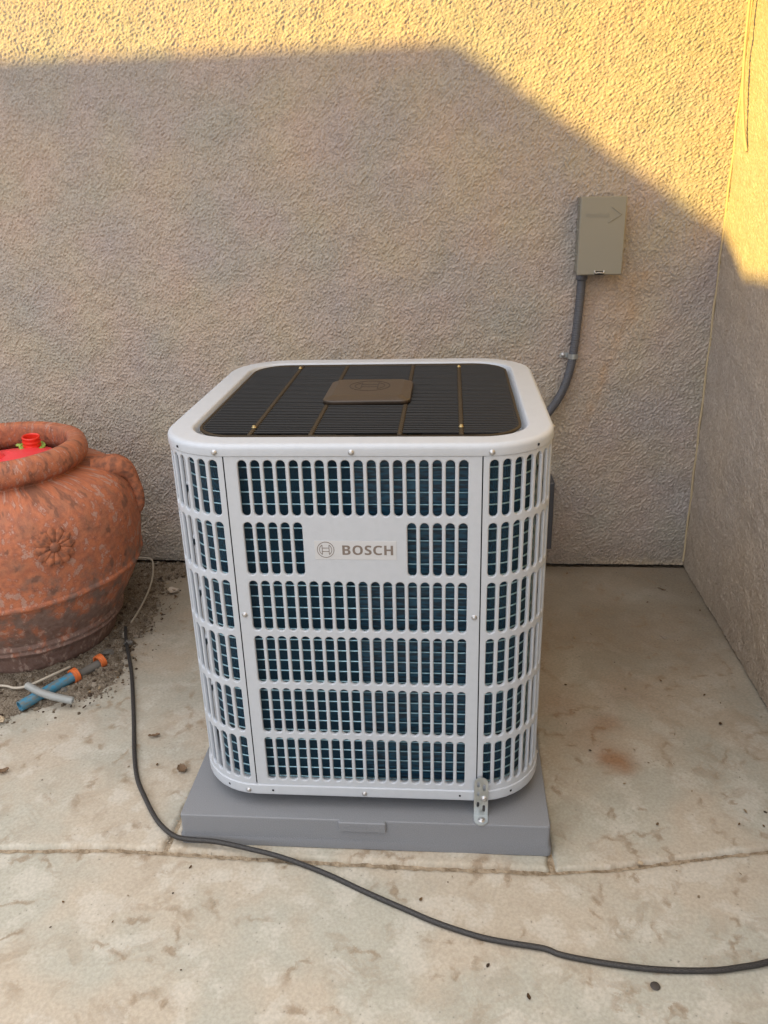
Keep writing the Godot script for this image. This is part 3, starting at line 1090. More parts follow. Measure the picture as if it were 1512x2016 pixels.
# ------------------------------------------------------------------ switch box and conduit
func disconnect_and_conduit() -> void:
	var b := thing("disconnect_box", "grey metal electrical disconnect box with raised arrow, fixed high on the back wall", "electrical box", Vector3(0.5905, 1.041, 0.004))
	var g := Geo.new()
	g.box(Vector3(-0.001, 0.114, 0.036), Vector3(0.128, 0.222, 0.072), 0.003)
	obj("housing", g, M.box_grey, b)
	g = Geo.new()
	g.box(Vector3(0.0, 0.1135, 0.0785), Vector3(0.137, 0.227, 0.013), 0.0028)
	obj("cover", g, M.box_grey, b)
	for k in 6:
		g = Geo.new()
		g.lathe([[0.0045, 0.0], [0.0042, 0.0020], [0.002, 0.0030], [0.0001, 0.0031]], 8, Transform3D(Basis(Vector3.FORWARD, -PI / 2), Vector3(-0.065, 0.022 + k * 0.036, 0.055 - 0.02 * (k % 2))))
		obj("knockout", g, M.box_grey, b)
	text_mesh("DiversiTech", true, 0.068, 0.0150, 0.0020, b, "raised_lettering", M.box_grey, Vector3(-0.0150, 0.1745, 0.0850))
	g = Geo.new()
	for q in [[Vector2(0.026, 0.196), Vector2(0.0535, 0.1755)], [Vector2(0.0535, 0.1755), Vector2(0.018, 0.153)]]:
		var a: Vector2 = q[0]
		var e: Vector2 = q[1]
		var mid := (a + e) / 2
		g.box(Vector3.ZERO, Vector3(a.distance_to(e) + 0.003, 0.0040, 0.0034), 0.0008, Transform3D(Basis(Vector3.BACK, (e - a).angle()), Vector3(mid.x, mid.y, 0.0855)))
	obj("raised_arrow", g, M.box_grey, b)
	g = Geo.new()
	g.tube(smooth_path([Vector3(-0.014, 0.014, 0.085), Vector3(-0.012, 0.0062, 0.0875), Vector3(0.0, 0.0075, 0.088), Vector3(0.012, 0.0062, 0.0875), Vector3(0.014, 0.014, 0.085)], 4), PackedFloat32Array([0.0022]), 7)
	obj("hasp", g, M.screw, b)
	g = Geo.new()
	g.box(Vector3(0, 0.0062, 0.0852), Vector3(0.027, 0.011, 0.0008), 0.0)
	obj("hasp_slot", g, M.dark_hole, b)

	var c := thing("conduit", "dark grey flexible conduit curving down the wall from the disconnect box", "conduit")
	g = Geo.new()
	var spine := smooth_path([Vector3(0.5475, 1.030, 0.030), Vector3(0.5465, 0.97, 0.029), Vector3(0.5425, 0.88, 0.027), Vector3(0.5360, 0.79, 0.026), Vector3(0.5240, 0.715, 0.028), Vector3(0.500, 0.648, 0.032), Vector3(0.462, 0.590, 0.040), Vector3(0.41, 0.53, 0.06), Vector3(0.36, 0.47, 0.10), Vector3(0.33, 0.42, 0.16), Vector3(0.315, 0.39, 0.24)], 36)
	var rad := PackedFloat32Array()
	for k in spine.size():
		rad.append(0.0136 + (0.0011 if k % 3 == 0 else -0.0005))
	g.tube(spine, rad, 14)
	obj("ribbed_tube", g, M.conduit, c)
	g = Geo.new()
	g.lathe([[0.0001, 1.020], [0.016, 1.020], [0.0185, 1.024], [0.0185, 1.034], [0.0165, 1.037], [0.0165, 1.044]], 10, Transform3D(Basis(), Vector3(0.5475, 0, 0.030)))
	obj("fitting", g, M.conduit, c)
	g = Geo.new()
	var strap := PackedVector3Array()
	for k in 13:
		var a := PI * k / 12.0
		strap.append(Vector3(0.5350 + cos(a) * 0.0152, 0.779, 0.0260 + maxf(sin(a), -0.2) * 0.0152))
	for y in [[-0.008, 0.008]]:
		var lo2 := PackedVector3Array()
		var hi2 := PackedVector3Array()
		for v in strap:
			lo2.append(v + Vector3(0, y[0], 0))
			hi2.append(v + Vector3(0, y[1], 0))
		var lo3 := PackedVector3Array()
		var hi3 := PackedVector3Array()
		for v in strap:
			var n := (v - Vector3(0.5350, 0.779, 0.0260)).normalized() * 0.0018
			lo3.append(v + n + Vector3(0, y[0], 0))
			hi3.append(v + n + Vector3(0, y[1], 0))
		lo2.reverse(); hi2.reverse(); lo3.reverse(); hi3.reverse()
		g.grid([lo3, hi3])
		g.grid([hi3, hi2])
		g.grid([lo2, lo3])
	g.box(Vector3(0.5085, 0.779, 0.0085), Vector3(0.026, 0.016, 0.003), 0.0006)
	g.box(Vector3(0.5215, 0.779, 0.017), Vector3(0.0018, 0.016, 0.019), 0.0)
	obj("clamp", g, M.galv, c)
	var s := obj("clamp_screw", screw_head(0.0055), M.screw, c)
	s.rotation.x = PI / 2
	s.position = Vector3(0.506, 0.779, 0.010)

	var j := thing("junction_box", "dark grey box low on the wall, half hidden behind the air conditioner", "electrical box", Vector3(0.415, 0.115, 0.004))
	g = Geo.new()
	g.box(Vector3(0, 0.124, 0.048), Vector3(0.150, 0.248, 0.096), 0.003)
	obj("housing", g, M.dark_box, j)
	g = Geo.new()
	g.box(Vector3(0.046, 0.178, 0.097), Vector3(0.024, 0.040, 0.003), 0.0006)
	obj("latch_plate", g, M.pale_grey, j)
	g = Geo.new()
	g.box(Vector3(0.046, 0.216, 0.097), Vector3(0.020, 0.018, 0.003), 0.0006)
	obj("latch_plate", g, M.pale_grey, j)


# ------------------------------------------------------------------ terracotta jar and the can inside it
const JAR := Vector3(-1.183, 0.0, 0.546)

func jar_texture() -> ImageTexture:
	var w := 1536
	var h := 768
	var a := noise(0.010, 501, 5)
	a.domain_warp_enabled = true
	a.domain_warp_amplitude = 25.0
	var big := a.get_seamless_image(w, h).get_data()
	var b := noise(0.03, 502, 7).get_seamless_image(w, h).get_data()
	var c := noise(0.012, 503, 7)
	c.fractal_gain = 0.6
	var flake := c.get_seamless_image(w, h).get_data()
	var fin := noise(0.15, 504, 3).get_seamless_image(w, h).get_data()
	var out := PackedByteArray()
	out.resize(w * h * 3)
	for j in h:
		var v := float(j) / h
		var y := v * 0.70          # v runs evenly along the profile's height
		for i in w:
			var q := j * w + i
			var n := big[q] / 255.0
			var m := b[q] / 255.0
			var k := flake[q] / 255.0
			var f := fin[q] / 255.0
			var r := lerpf(0.43, 0.31, smoothstep(0.25, 0.75, m))
			var g := lerpf(0.150, 0.108, smoothstep(0.25, 0.75, m))
			var bl := lerpf(0.075, 0.062, smoothstep(0.25, 0.75, m))
			# a film of brown dust, thick in broad areas
			var film := clampf((n - 0.45) * 3.0, 0.0, 1.0) * 0.45
			r = lerpf(r, 0.27, film)
			g = lerpf(g, 0.135, film)
			bl = lerpf(bl, 0.085, film)
			# grey-brown crust on the lower body, creeping upwards
			var low := clampf((0.30 - y + (n - 0.5) * 0.40) * 7.0, 0.0, 1.0) * 0.88
			r = lerpf(r, 0.115 + 0.11 * m, low)
			g = lerpf(g, 0.078 + 0.085 * m, low)
			bl = lerpf(bl, 0.066 + 0.07 * m, low)
			# dark peeled patches
			var near_rim := smoothstep(0.50, 0.58, y) * 0.07
			var d := clampf((k + 0.25 * m + 0.65 * (n - 0.5) + 0.10 * (f - 0.5) + near_rim - 0.87) * 8.0, 0.0, 1.0) * 0.60
			r = lerpf(r, 0.14, d)
			g = lerpf(g, 0.066, d)
			bl = lerpf(bl, 0.045, d)
			# pale lime flecks
			var p := clampf((0.75 * m + 0.25 * f + 0.6 * (1.0 - n) - 0.93) * 7.0, 0.0, 1.0) * 0.42
			r = lerpf(r, 0.50, p)
			g = lerpf(g, 0.37, p)
			bl = lerpf(bl, 0.30, p)
			var e := 0.86 + 0.28 * f
			var col := Color(clampf(r * e, 0, 1), clampf(g * e, 0, 1), clampf(bl * e, 0, 1)).linear_to_srgb()
			out[q * 3] = int(col.r * 255)
			out[q * 3 + 1] = int(col.g * 255)
			out[q * 3 + 2] = int(col.b * 255)
	return ImageTexture.create_from_image(Image.create_from_data(w, h, false, Image.FORMAT_RGB8, out))

func jar() -> void:
	var clay := mat(1, 1, 1, 0.78, 0.0, 0.35)
	clay.roughness = 0.62
	clay.albedo_texture = jar_texture()
	var bt := noise_tex(0.03, 511, 6, 1024)
	clay = bumpy(clay, bt, 0.16)
	var plain := bumpy(mat(1, 1, 1, 0.8, 0.0, 0.35), noise_tex(0.03, 512, 4, 256), 0.12, 6.0)
	plain.albedo_texture = tinted(Color(0.17, 0.075, 0.048), Color(0.43, 0.15, 0.072), 0.03, 513, 6, 256)
	var o := thing("terracotta_jar", "big weathered terracotta jar with flower relief, left of the air conditioner", "jar", JAR)
	var prof := [[0.0001, 0.004], [0.20, 0.0], [0.236, 0.004], [0.246, 0.03], [0.258, 0.065], [0.266, 0.082], [0.2775, 0.087], [0.2795, 0.094], [0.2745, 0.099], [0.2800, 0.105], [0.2825, 0.112], [0.2785, 0.119], [0.281, 0.125], [0.300, 0.155], [0.322, 0.195], [0.340, 0.235], [0.3505, 0.262], [0.3590, 0.266], [0.3635, 0.274], [0.3605, 0.281], [0.3585, 0.286], [0.3615, 0.302], [0.3665, 0.345], [0.3695, 0.385], [0.3690, 0.425], [0.3630, 0.465], [0.350, 0.502], [0.328, 0.531], [0.298, 0.551], [0.262, 0.563], [0.238, 0.567], [0.2235, 0.570], [0.2205, 0.575], [0.2285, 0.581], [0.2405, 0.590], [0.2475, 0.604], [0.2480, 0.620], [0.2440, 0.635], [0.2350, 0.646], [0.2230, 0.651], [0.2150, 0.652], [0.2120, 0.6495], [0.2090, 0.650], [0.2020, 0.650], [0.1960, 0.645], [0.1930, 0.632], [0.1920, 0.600], [0.205, 0.570], [0.26, 0.545], [0.30, 0.50], [0.335, 0.42], [0.33, 0.30], [0.27, 0.14], [0.21, 0.03], [0.0001, 0.025]]
	var g := Geo.new()
	var seg := 96
	var base := 0
	var lump := noise(1.6, 514, 3)
	for r in prof.size():
		for k in seg + 1:
			var t := TAU * k / seg
			var rr: float = prof[r][0]
			var dir := Vector3(cos(t), 0, -sin(t))
			if rr > 0.01:
				rr += 0.004 * lump.get_noise_3d(dir.x * 1.5, prof[r][1] * 4.0, dir.z * 1.5)
			g.pt(Vector3(0, prof[r][1], 0) + dir * rr, Vector2(2.0 * k / seg, 0.999 * prof[r][1] / 0.70))
	for r in prof.size() - 1:
		for k in seg:
			base = r * (seg + 1) + k
			g.quad(base, base + 1, base + seg + 2, base + seg + 1)
	obj("body", g, clay, o)
	# lug handle
	for side in [0.26, 3.4]:
		g = Geo.new()
		var dir := Vector3(cos(side), 0, -sin(side))
		var pts := []
		for q in [[0.255, 0.545], [0.290, 0.549], [0.320, 0.550], [0.346, 0.537], [0.361, 0.512], [0.369, 0.484], [0.373, 0.455], [0.369, 0.420], [0.352, 0.395]]:
			pts.append(dir * q[0] + Vector3(0, q[1], 0))
		var path := smooth_path(pts, 5)
		var rad := PackedFloat32Array()
		for k in path.size():
			var t := float(k) / (path.size() - 1)
			rad.append(lerpf(0.038, 0.018, smoothstep(0.2, 0.6, t)))
		g.tube(path, rad, 12)
		obj("handle", g, plain, o)
	# flower relief
	var az := deg_to_rad(45.7)
	var nrm := Vector3(cos(az) * 0.97, 0.16, sin(az) * 0.97).normalized()
	var xr := Vector3.UP.cross(nrm).normalized()
	var fr := Transform3D(Basis(xr, nrm.cross(xr), nrm), Vector3(cos(az) * 0.3675, 0.438, sin(az) * 0.3675))
	g = Geo.new()
	var back := PackedVector3Array()
	for ring_k in 1:
		for k in 24:
			var a := TAU * k / 24
			back.append(Vector3(cos(a) * 0.047, sin(a) * 0.047, 0.003 - 0.007 * absf(cos(a))))
	g.disc(back, Vector3(0, 0, 0.0045), false)
	var relief := obj("flower_relief", g, plain, o)
	relief.transform = fr
	for k in 12:
		g = Geo.new()
		var ang := TAU * k / 12
		var rows := []
		for j in 7:
			var t := j / 6.0
			var wdt := 0.0118 * pow(sin(PI * pow(clampf(t * 0.97 + 0.02, 0, 1), 1.5)), 0.55)
			var row := PackedVector3Array()
			for i in 7:
				var s := (i - 3) / 3.0
				var hgt := 0.0025 + 0.0065 * sqrt(maxf(1.0 - s * s, 0.0)) * sin(PI * clampf(t * 0.94 + 0.03, 0, 1)) - (0.0022 if absf(s) < 0.6 and absf(s) > 0.2 and j > 1 and j < 6 else 0.0)
				var lx := s * wdt
				var ly := 0.010 + t * 0.046
				var px := lx * cos(ang) - ly * sin(ang)
				var py := lx * sin(ang) + ly * cos(ang)
				row.append(Vector3(px, py, hgt - px * px * 1.35))
			rows.append(row)
		g.grid(rows)
		var pe := obj("petal", g, plain, relief)
	g = Geo.new()
	g.lathe([[0.0145, 0.0], [0.0145, 0.006], [0.010, 0.0105], [0.004, 0.0125], [0.0001, 0.0128]], 14, Transform3D(Basis(Vector3.RIGHT, PI / 2), Vector3.ZERO))
	obj("flower_centre", g, plain, relief)

	# fuel can standing in the jar
	var can := thing("fuel_can", "red plastic fuel can with a green collar round its neck, sitting inside the jar", "fuel can", JAR + Vector3(0.018, 0.034, 0.0))
	g = Geo.new()
	var rows2 := []
	for q in [[0.60, 0.0], [0.95, 0.005], [1.0, 0.03], [1.0, 0.44], [0.99, 0.500], [0.93, 0.535], [0.78, 0.556], [0.50, 0.567], [0.2, 0.570], [0.001, 0.571]]:
		var row := PackedVector3Array()
		for k in 40:
			var a := TAU * k / 40
			var e := pow(pow(absf(cos(a)), 3.0) + pow(absf(sin(a)), 3.0), -1.0 / 3.0)
			row.append(Vector3(cos(a) * e * 0.150 * q[0] - 0.015, q[1] + 0.01 * cos(a) * (1.0 if q[1] > 0.3 else 0.0), -sin(a) * e * 0.145 * q[0] - 0.03))
		rows2.append(row)
	g.grid(rows2, true)
	obj("body", g, M.red, can)
	g = Geo.new()
	g.tube(smooth_path([Vector3(-0.13, 0.53, 0.05), Vector3(-0.105, 0.585, 0.045), Vector3(-0.06, 0.592, 0.02), Vector3(-0.03, 0.570, 0.0), Vector3(-0.01, 0.54, -0.02)], 6), PackedFloat32Array([0.020]), 12)
	obj("handle", g, M.red, can)
	var nk := Transform3D(Basis(Vector3.RIGHT, 0.10) * Basis(Vector3.BACK, -0.08), Vector3(0.030, 0.563, -0.102))
	g = Geo.new()
	g.lathe([[0.0250, -0.02], [0.0250, 0.010], [0.0268, 0.013], [0.0268, 0.016], [0.0250, 0.019], [0.0250, 0.022], [0.0268, 0.025], [0.0268, 0.028], [0.0250, 0.031], [0.0250, 0.035], [0.0262, 0.038], [0.0262, 0.043], [0.0225, 0.0435], [0.0215, 0.038], [0.0205, -0.03], [0.0001, -0.03]], 28, nk)
	obj("threaded_neck", g, M.red_neck, can)
	g = Geo.new()
	g.lathe([[0.0270, 0.008], [0.0375, 0.008], [0.0385, 0.010], [0.0375, 0.0135], [0.0340, 0.0142], [0.0330, 0.012], [0.0270, 0.012]], 28, nk)
	g.box(Vector3(-0.038, 0.013, 0.006), Vector3(0.018, 0.007, 0.011), 0.002, nk)
	obj("green_collar", g, M.green, can)


# ------------------------------------------------------------------ soil, cables and litter
const SOIL := [[-1.75, 1.12], [-1.35, 1.07], [-1.066, 1.005], [-1.0, 0.952], [-0.902, 0.905], [-0.826, 0.862], [-0.815, 0.78], [-0.826, 0.68], [-0.84, 0.60], [-0.828, 0.48], [-0.825, 0.40], [-0.87, 0.26], [-0.885, 0.175], [-0.80, 0.085], [-0.62, 0.05], [-0.40, 0.03], [-0.35, -0.01], [-1.75, -0.01]]

func soil_depth(p: Vector2) -> float:      # metres inside (+) or outside (-) of the patch
	var poly := PackedVector2Array()
	for q in SOIL:
		poly.append(Vector2(q[0], q[1]))
	var best := 9.0
	for k in poly.size():
		var c := Geometry2D.get_closest_point_to_segment(p, poly[k], poly[(k + 1) % poly.size()])
		best = minf(best, p.distance_to(c))
	return best if Geometry2D.is_point_in_polygon(p, poly) else -best

func crumb(sd: int) -> ArrayMesh:
	var r := RandomNumberGenerator.new()
	r.seed = sd
	var g := Geo.new()
	var rings := []
	for j in 4:
		var row := PackedVector3Array()
		var t := lerpf(-1.15, 1.15, j / 3.0)
		for k in 6:
			var a := TAU * k / 6 + j * 0.4
			var q := r.randf_range(0.75, 1.2)
			row.append(Vector3(cos(a) * cos(t), sin(t) * 0.7, -sin(a) * cos(t)) * q)
		rings.append(row)
	for j in 3:
		for k in 6:
			var k2 := (k + 1) % 6
			g.face(PackedVector3Array([rings[j][k], rings[j][k2], rings[j + 1][k2]]), Vector3.ZERO)
			g.face(PackedVector3Array([rings[j][k], rings[j + 1][k2], rings[j + 1][k]]), Vector3.ZERO)
	g.face(rings[0], Vector3.ZERO)
	g.face(rings[3], Vector3.ZERO)
	return g.mesh()

func leaf(len: float, wid: float, curl: float, sd: int) -> Geo:
	var r := RandomNumberGenerator.new()
	r.seed = sd
	var g := Geo.new()
	for side in 2:
		var rows := []
		r.seed = sd
		for j in 8:
			var t := j / 7.0
			var w := wid * pow(sin(PI * clampf(0.04 + 0.93 * t, 0, 1)), 0.7) * r.randf_range(0.75, 1.15)
			var row := PackedVector3Array()
			for i in 5:
				var s := (i - 2) / 2.0
				row.append(Vector3(s * w, 0.003 + curl * (s * s * 0.5 + 0.5 * (t - 0.5) * (t - 0.5) * 4.0) + r.randf_range(0, 0.004) - side * 0.0007, (t - 0.5) * len))
			if side == 0:
				row.reverse()
			rows.append(row)
		g.grid(rows)
	return g

func debris() -> void:
	var hump := noise(0.02, 601, 4)
	var fine := noise(0.09, 602, 3)
	var g := Geo.new()
	var step := 0.007
	var nx := int(1.42 / step)
	var nz := int(1.14 / step)
	var id := PackedInt32Array()
	id.resize(nx * nz)
	for j in nz:
		for i in nx:
			var x := -1.75 + i * step
			var z := -0.012 + j * step
			var d := soil_depth(Vector2(x, z)) + 0.02 * hump.get_noise_2d(x * 1000.0, z * 1000.0)
			if d < -0.03:
				id[j * nx + i] = -1
				continue
			var y := -0.004 + 0.020 * smoothstep(-0.015, 0.09, d) + 0.010 * smoothstep(0.0, 0.05, d) * hump.get_noise_2d(x * 1000.0 + 50.0, z * 1000.0) + 0.005 * smoothstep(-0.02, 0.02, d) * fine.get_noise_2d(x * 1000.0, z * 1000.0)
			id[j * nx + i] = g.pt(Vector3(x, y, z), Vector2(x, z))
	for j in nz - 1:
		for i in nx - 1:
			var a := id[j * nx + i]
			var b := id[j * nx + i + 1]
			var c := id[(j + 1) * nx + i + 1]
			var e := id[(j + 1) * nx + i]
			if a >= 0 and b >= 0 and c >= 0 and e >= 0:
				g.quad(e, c, b, a)
	var dirt_shade := bumpy(mat(1, 1, 1, 0.98, 0.0, 0.15), noise_tex(0.09, 611, 5, 512), 0.5, 5.0)
	dirt_shade.albedo_texture = tinted(Color(0.12, 0.094, 0.068), Color(0.27, 0.225, 0.17), 0.05, 612)
	tag(obj("soil", g, dirt_shade), "loose brown soil in the planting strip round the jar", "soil", "", "stuff")

	var tones := [Color(0.14, 0.108, 0.075), Color(0.21, 0.17, 0.125), Color(0.28, 0.235, 0.18), Color(0.09, 0.066, 0.048)]
	var spots := []
	while spots.size() < 4200:
		var x := rng.randf_range(-1.6, -0.36)
		var z := rng.randf_range(0.005, 1.10)
		var d := soil_depth(Vector2(x, z))
		if d < -0.10 or Vector2(x - JAR.x, z - JAR.z).length() < 0.235:
			continue
		if d < 0 and rng.randf() > exp(d / 0.022):
			continue
		spots.append([x, z, d])
	var cr := bumpy(mat(1, 1, 1, 0.97, 0.0, 0.15), M.fine, 0.1, 30.0)
	cr.vertex_color_use_as_albedo = true
	for kind in 3:
		var mm := MultiMesh.new()
		mm.transform_format = MultiMesh.TRANSFORM_3D
		mm.use_colors = true
		mm.mesh = crumb(700 + kind)
		mm.instance_count = spots.size() / 3
		for k in mm.instance_count:
			var s: Array = spots[k * 3 + kind]
			var size := 0.0016 + 0.0080 * pow(rng.randf(), 4.0)
			if s[2] < 0:
				size *= 0.65
			var y := 0.0005 + 0.014 * smoothstep(-0.015, 0.09, s[2])
			mm.set_instance_transform(k, Transform3D(Basis.from_euler(Vector3(rng.randf() * 6, rng.randf() * 6, rng.randf() * 6)).scaled(Vector3.ONE * size), Vector3(s[0], y, s[1])))
			mm.set_instance_color(k, tones[rng.randi() % 4])
		var mi := MultiMeshInstance3D.new()
		mi.name = numbered("soil_crumbs")
		mi.multimesh = mm
		mi.material_override = cr
		add_child(mi, true)
		tag(mi, ["coarse soil crumbs strewn over the planting strip round the jar", "small soil clods scattered round the foot of the jar", "fine grit spilling from the soil onto the concrete"][kind], "soil", "", "stuff")

	# sand and bits along the joints and in the far right corner
	var mm2 := MultiMesh.new()
	mm2.transform_format = MultiMesh.TRANSFORM_3D
	mm2.use_colors = true
	mm2.mesh = crumb(720)
	mm2.instance_count = 1500
	for k in 1500:
		var x := rng.randf_range(-1.1, 0.98)
		var z := joint_z(x) + rng.randfn(0.0, 0.007)
		var y := -0.010
		var size := 0.0010 + 0.0022 * pow(rng.randf(), 3.0)
		if k > 900 and k < 1150:
			x = rng.randf_range(0.345, 0.362)
			z = rng.randf_range(0.75, 1.43)
		elif k >= 1150 and k < 1300:
			x = rng.randf_range(-0.50, -0.455)
			z = rng.randf_range(1.15, 1.42)
			y = -0.004
		elif k >= 1300:
			x = XR - absf(rng.randfn(0.0, 0.09)) - 0.01
			z = absf(rng.randfn(0.0, 0.16)) + 0.02
			y = 0.0
			size *= 0.8
		mm2.set_instance_transform(k, Transform3D(Basis.from_euler(Vector3(rng.randf() * 6, rng.randf() * 6, rng.randf() * 6)).scaled(Vector3(1.0, 0.7, 1.0) * size), Vector3(x, y, z)))
		mm2.set_instance_color(k, tones[rng.randi() % 4] * (1.0 if k >= 1300 else 2.3))
	var mi2 := MultiMeshInstance3D.new()
	mi2.name = "joint_grit"
	mi2.multimesh = mm2
	mi2.material_override = cr
	add_child(mi2, true)
	tag(mi2, "sand and grit lying in the joints between the concrete slabs", "grit", "", "stuff")

	# dry leaf litter
	var mm3 := MultiMesh.new()
	mm3.transform_format = MultiMesh.TRANSFORM_3D
	mm3.use_colors = true
	mm3.mesh = leaf(1.0, 0.32, 0.12, 9).mesh()
	mm3.instance_count = 420
	for k in 420:
		var x := rng.randf_range(-0.90, -0.42)
		var z := 0.025 + absf(rng.randfn(0.0, 0.055))
		var y := 0.006
		if k > 170 and k < 330:
			z = rng.randf_range(0.10, 0.95)
			x = -0.845 + rng.randfn(0.0, 0.035) - 0.25 * maxf(0.0, z - 0.80)
			y = 0.009
		elif k >= 330:
			x = rng.randf_range(-1.15, 0.95)
			z = rng.randf_range(0.03, 1.8)
			y = 0.0025
			if x > -0.47 and x < 0.37 and z < 1.42:
				x += 0.85
				x = minf(x, 0.95)
		var sz := 0.004 + 0.011 * pow(rng.randf(), 2.0)
		mm3.set_instance_transform(k, Transform3D(Basis.from_euler(Vector3(rng.randf_range(-0.3, 0.3), rng.randf() * 6.28, rng.randf_range(-0.3, 0.3))).scaled(Vector3(sz * rng.randf_range(0.5, 1.0), sz * 0.8, sz)), Vector3(x, y, z)))
		mm3.set_instance_color(k, [Color(0.10, 0.062, 0.035), Color(0.17, 0.11, 0.06), Color(0.30, 0.23, 0.15), Color(0.06, 0.042, 0.03)][rng.randi() % 4])
	var mi3 := MultiMeshInstance3D.new()
	mi3.name = "leaf_litter"
	mi3.multimesh = mm3
	mi3.material_override = cr
	add_child(mi3, true)
	tag(mi3, "brown flakes of dry leaf littering the wall's foot and the concrete", "leaf litter", "", "stuff")

	# black cable across the floor
	g = Geo.new()
	var run := []
	for q in [[-0.90, 0.022, 0.52], [-0.875, 0.016, 0.585], [-0.826, 0.010, 0.690], [-0.79, 0.0062, 0.770], [-0.75, 0.0062, 0.87], [-0.705, 0.0062, 0.985], [-0.658, 0.0062, 1.109], [-0.617, 0.0062, 1.202], [-0.573, 0.0062, 1.27], [-0.526, 0.0075, 1.334], [-0.490, 0.010, 1.371], [-0.457, 0.015, 1.396], [-0.425, 0.019, 1.4065], [-0.362, 0.020, 1.4115], [-0.279, 0.015, 1.425], [-0.212, 0.009, 1.438], [-0.119, 0.0062, 1.472], [-0.03, 0.0062, 1.516], [0.054, 0.0062, 1.555], [0.114, 0.0062, 1.582], [0.191, 0.0062, 1.608], [0.247, 0.0062, 1.619], [0.312, 0.0062, 1.628], [0.347, 0.0062, 1.641], [0.427, 0.0062, 1.654], [0.515, 0.0062, 1.661], [0.605, 0.0062, 1.658], [0.661, 0.0062, 1.648], [0.711, 0.0062, 1.635], [0.80, 0.0062, 1.60], [0.90, 0.0062, 1.54]]:
		run.append(Vector3(q[0], q[1], q[2]))
	g.tube(smooth_path(run, 6), PackedFloat32Array([0.0054]), 10)
	tag(obj("power_cable", g, M.cable), "black rubber cable snaking across the concrete in front of the pad", "cable")
	# white cables
	g = Geo.new()
	g.tube(smooth_path([Vector3(-0.90, 0.012, 0.545), Vector3(-0.899, 0.02, 0.398), Vector3(-0.913, 0.028, 0.25), Vector3(-0.945, 0.035, 0.12), Vector3(-0.99, 0.035, 0.035), Vector3(-1.08, 0.03, 0.03)], 8), PackedFloat32Array([0.0032]), 7)
	tag(obj("white_cable", g, M.white_cable), "thin off-white cable arching out from behind the jar's right side", "cable")
	g = Geo.new()
	g.tube(smooth_path([Vector3(-1.30, 0.024, 0.87), Vector3(-1.142, 0.024, 0.858), Vector3(-1.09, 0.026, 0.871), Vector3(-1.051, 0.030, 0.862), Vector3(-1.005, 0.036, 0.82), Vector3(-0.975, 0.03, 0.765)], 8), PackedFloat32Array([0.0040]), 7)
	tag(obj("white_cable", g, M.white_cable), "short white cable lying on the soil in front of the jar, under the clear hose", "cable")
	# blue pipe with an orange nut
	var a0 := Vector3(-1.038, 0.021, 0.950)
	var a1 := Vector3(-0.945, 0.029, 0.812)
	var dir := (a1 - a0).normalized()
	var pipe := thing("blue_pipe", "broken piece of blue plastic pipe with an orange nut on its upper end", "pipe")
	g = Geo.new()
	_pipe(g, a0, a1, 0.0150, 0.0122)
	obj("tube", g, M.blue, pipe)
	g = Geo.new()
	_pipe(g, a1 - dir * 0.004, a1 + dir * 0.013, 0.0215, 0.0165)
	obj("orange_nut", g, M.orange, pipe)
	var pipe2 := thing("grey_pipe", "short dirty grey pipe stub with an orange nut, half buried beside the jar", "pipe")
	g = Geo.new()
	_pipe(g, Vector3(-0.938, 0.020, 0.790), Vector3(-0.900, 0.021, 0.728), 0.0125, 0.0100)
	obj("tube", g, M.grey_pipe, pipe2)
	g = Geo.new()
	_pipe(g, Vector3(-0.904, 0.026, 0.735), Vector3(-0.895, 0.028, 0.720), 0.0215, 0.0165)
	obj("orange_nut", g, M.orange, pipe2)
	g = Geo.new()
	var hp := smooth_path([Vector3(-1.038, 0.050, 0.892), Vector3(-1.000, 0.046, 0.912), Vector3(-0.955, 0.040, 0.925), Vector3(-0.897, 0.026, 0.925)], 6)
	g.tube(hp, PackedFloat32Array([0.0108]), 14, false)
	g.tube(hp, PackedFloat32Array([0.0085]), 14, false)
	tag(obj("clear_hose", g, M.clear), "offcut of clear plastic hose lying across the blue pipe", "hose")

	# leaves, a pebble, a tar spot
	var put := func(called: String, shape: Geo, m: Material, x: float, z: float, turn: float, label: String, cat: String) -> void:
		var o := obj(called, shape, m)
		o.position = Vector3(x, 0.001, z)
		o.rotation.y = turn
		tag(o, label, cat)
	put.call("dry_leaf", leaf(0.045, 0.020, 0.014, 1), M.leaf_pale, -0.832, 0.245, 1.2, "crumpled pale dry leaf on the concrete behind the unit's left side", "leaf")
	put.call("dry_leaf", leaf(0.032, 0.012, 0.006, 2), M.leaf_brown, -0.517, 1.166, 0.7, "brown dry leaf on the concrete left of the pad's corner", "leaf")
	put.call("dry_leaf", leaf(0.026, 0.008, 0.005, 3), M.leaf_brown, -0.959, 1.193, 2.2, "small dark leaf at the left edge of the concrete", "leaf")
	put.call("dry_leaf", leaf(0.030, 0.007, 0.004, 4), M.leaf_brown, -0.63, 1.04, 1.9, "narrow brown leaf beside the black cable", "leaf")
	put.call("dry_leaf", leaf(0.034, 0.014, 0.008, 5), M.leaf_pale, -0.90, 0.07, 0.3, "pale leaf among the litter at the foot of the back wall", "leaf")
	put.call("dry_leaf", leaf(0.028, 0.010, 0.006, 6), M.leaf_brown, -0.70, 0.07, 1.3, "dark leaf lying at the wall's foot left of the unit", "leaf")
	put.call("twig", leaf(0.030, 0.0016, 0.002, 7), M.leaf_brown, 0.86, 0.18, 0.9, "tiny dark twig on the concrete in the right wall corner", "twig")
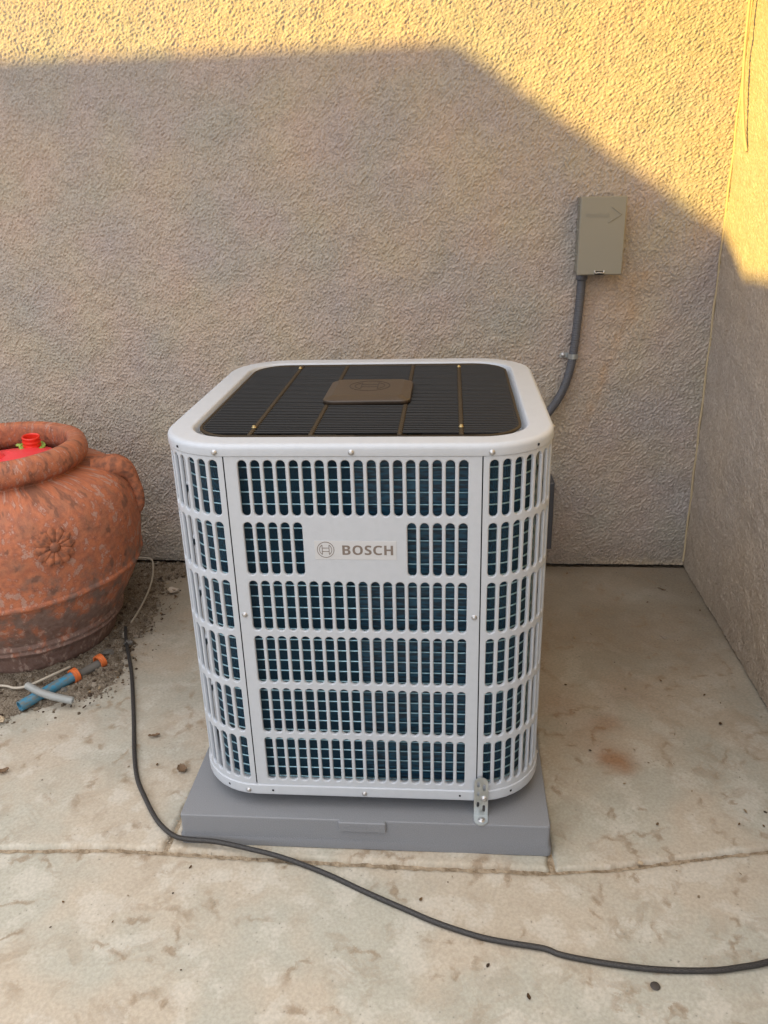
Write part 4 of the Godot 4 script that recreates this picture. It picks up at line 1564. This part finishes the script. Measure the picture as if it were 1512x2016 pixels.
	put.call("twig", leaf(0.022, 0.0025, 0.002, 8), M.leaf_pale, 0.79, 0.50, 0.5, "pale straw sliver on the concrete beside the right wall", "twig")
	g = Geo.new()
	g.lathe([[0.0088, 0.0], [0.0080, 0.0012], [0.0045, 0.0020], [0.0001, 0.0022]], 14)
	put.call("tar_spot", g, M.tar, 0.501, 1.690, 0.0, "round dark blob stuck to the concrete in front of the black cable", "spot")
	var pb := obj("pebble", crumb(731), M.stone)
	pb.scale = Vector3(0.007, 0.006, 0.005)
	pb.position = Vector3(0.534, 0.002, 1.408)
	tag(pb, "small tan pebble lying in the joint right of the pad", "pebble")
	for q in [[-0.862, 0.60, 0.016, "flat grey stone chip on the soil beside the white cable's end"], [-0.905, 0.660, 0.020, "grey stone lump half buried beside the grey pipe's nut"], [-0.955, 0.86, 0.013, "rounded grey clod in front of the blue pipe's nut"], [-1.07, 1.0, 0.018, "reddish clay shard on the soil at the left edge"]]:
		var st := obj("stone", crumb(740 + int(q[2] * 1000)), M.stone if q[2] == 0.018 else M.grey_pipe)
		st.scale = Vector3(q[2], q[2] * 0.6, q[2] * 0.8)
		st.position = Vector3(q[0], 0.016, q[1])
		tag(st, q[3], "stone")

func _pipe(g: Geo, a: Vector3, b: Vector3, r: float, inner: float) -> void:
	g.tube(PackedVector3Array([a, a.lerp(b, 0.5), b]), PackedFloat32Array([r]), 20, false)
	var n := Geo.new()
	n.tube(PackedVector3Array([b, b.lerp(a, 0.5), a]), PackedFloat32Array([inner]), 20, false)
	var base := g.v.size()
	g.v.append_array(n.v)
	g.uv.append_array(n.uv)
	for k in n.ix:
		g.ix.append(base + k)
	for end in [a, b]:
		var t: Vector3 = (b - a).normalized()
		var side := t.cross(Vector3.UP).normalized()
		var up := side.cross(t)
		var rows := [PackedVector3Array(), PackedVector3Array()]
		for k in 20:
			var d := side * cos(TAU * k / 20) + up * sin(TAU * k / 20)
			rows[0].append(end + d * r)
			rows[1].append(end + d * inner)
		g.grid(rows, true)
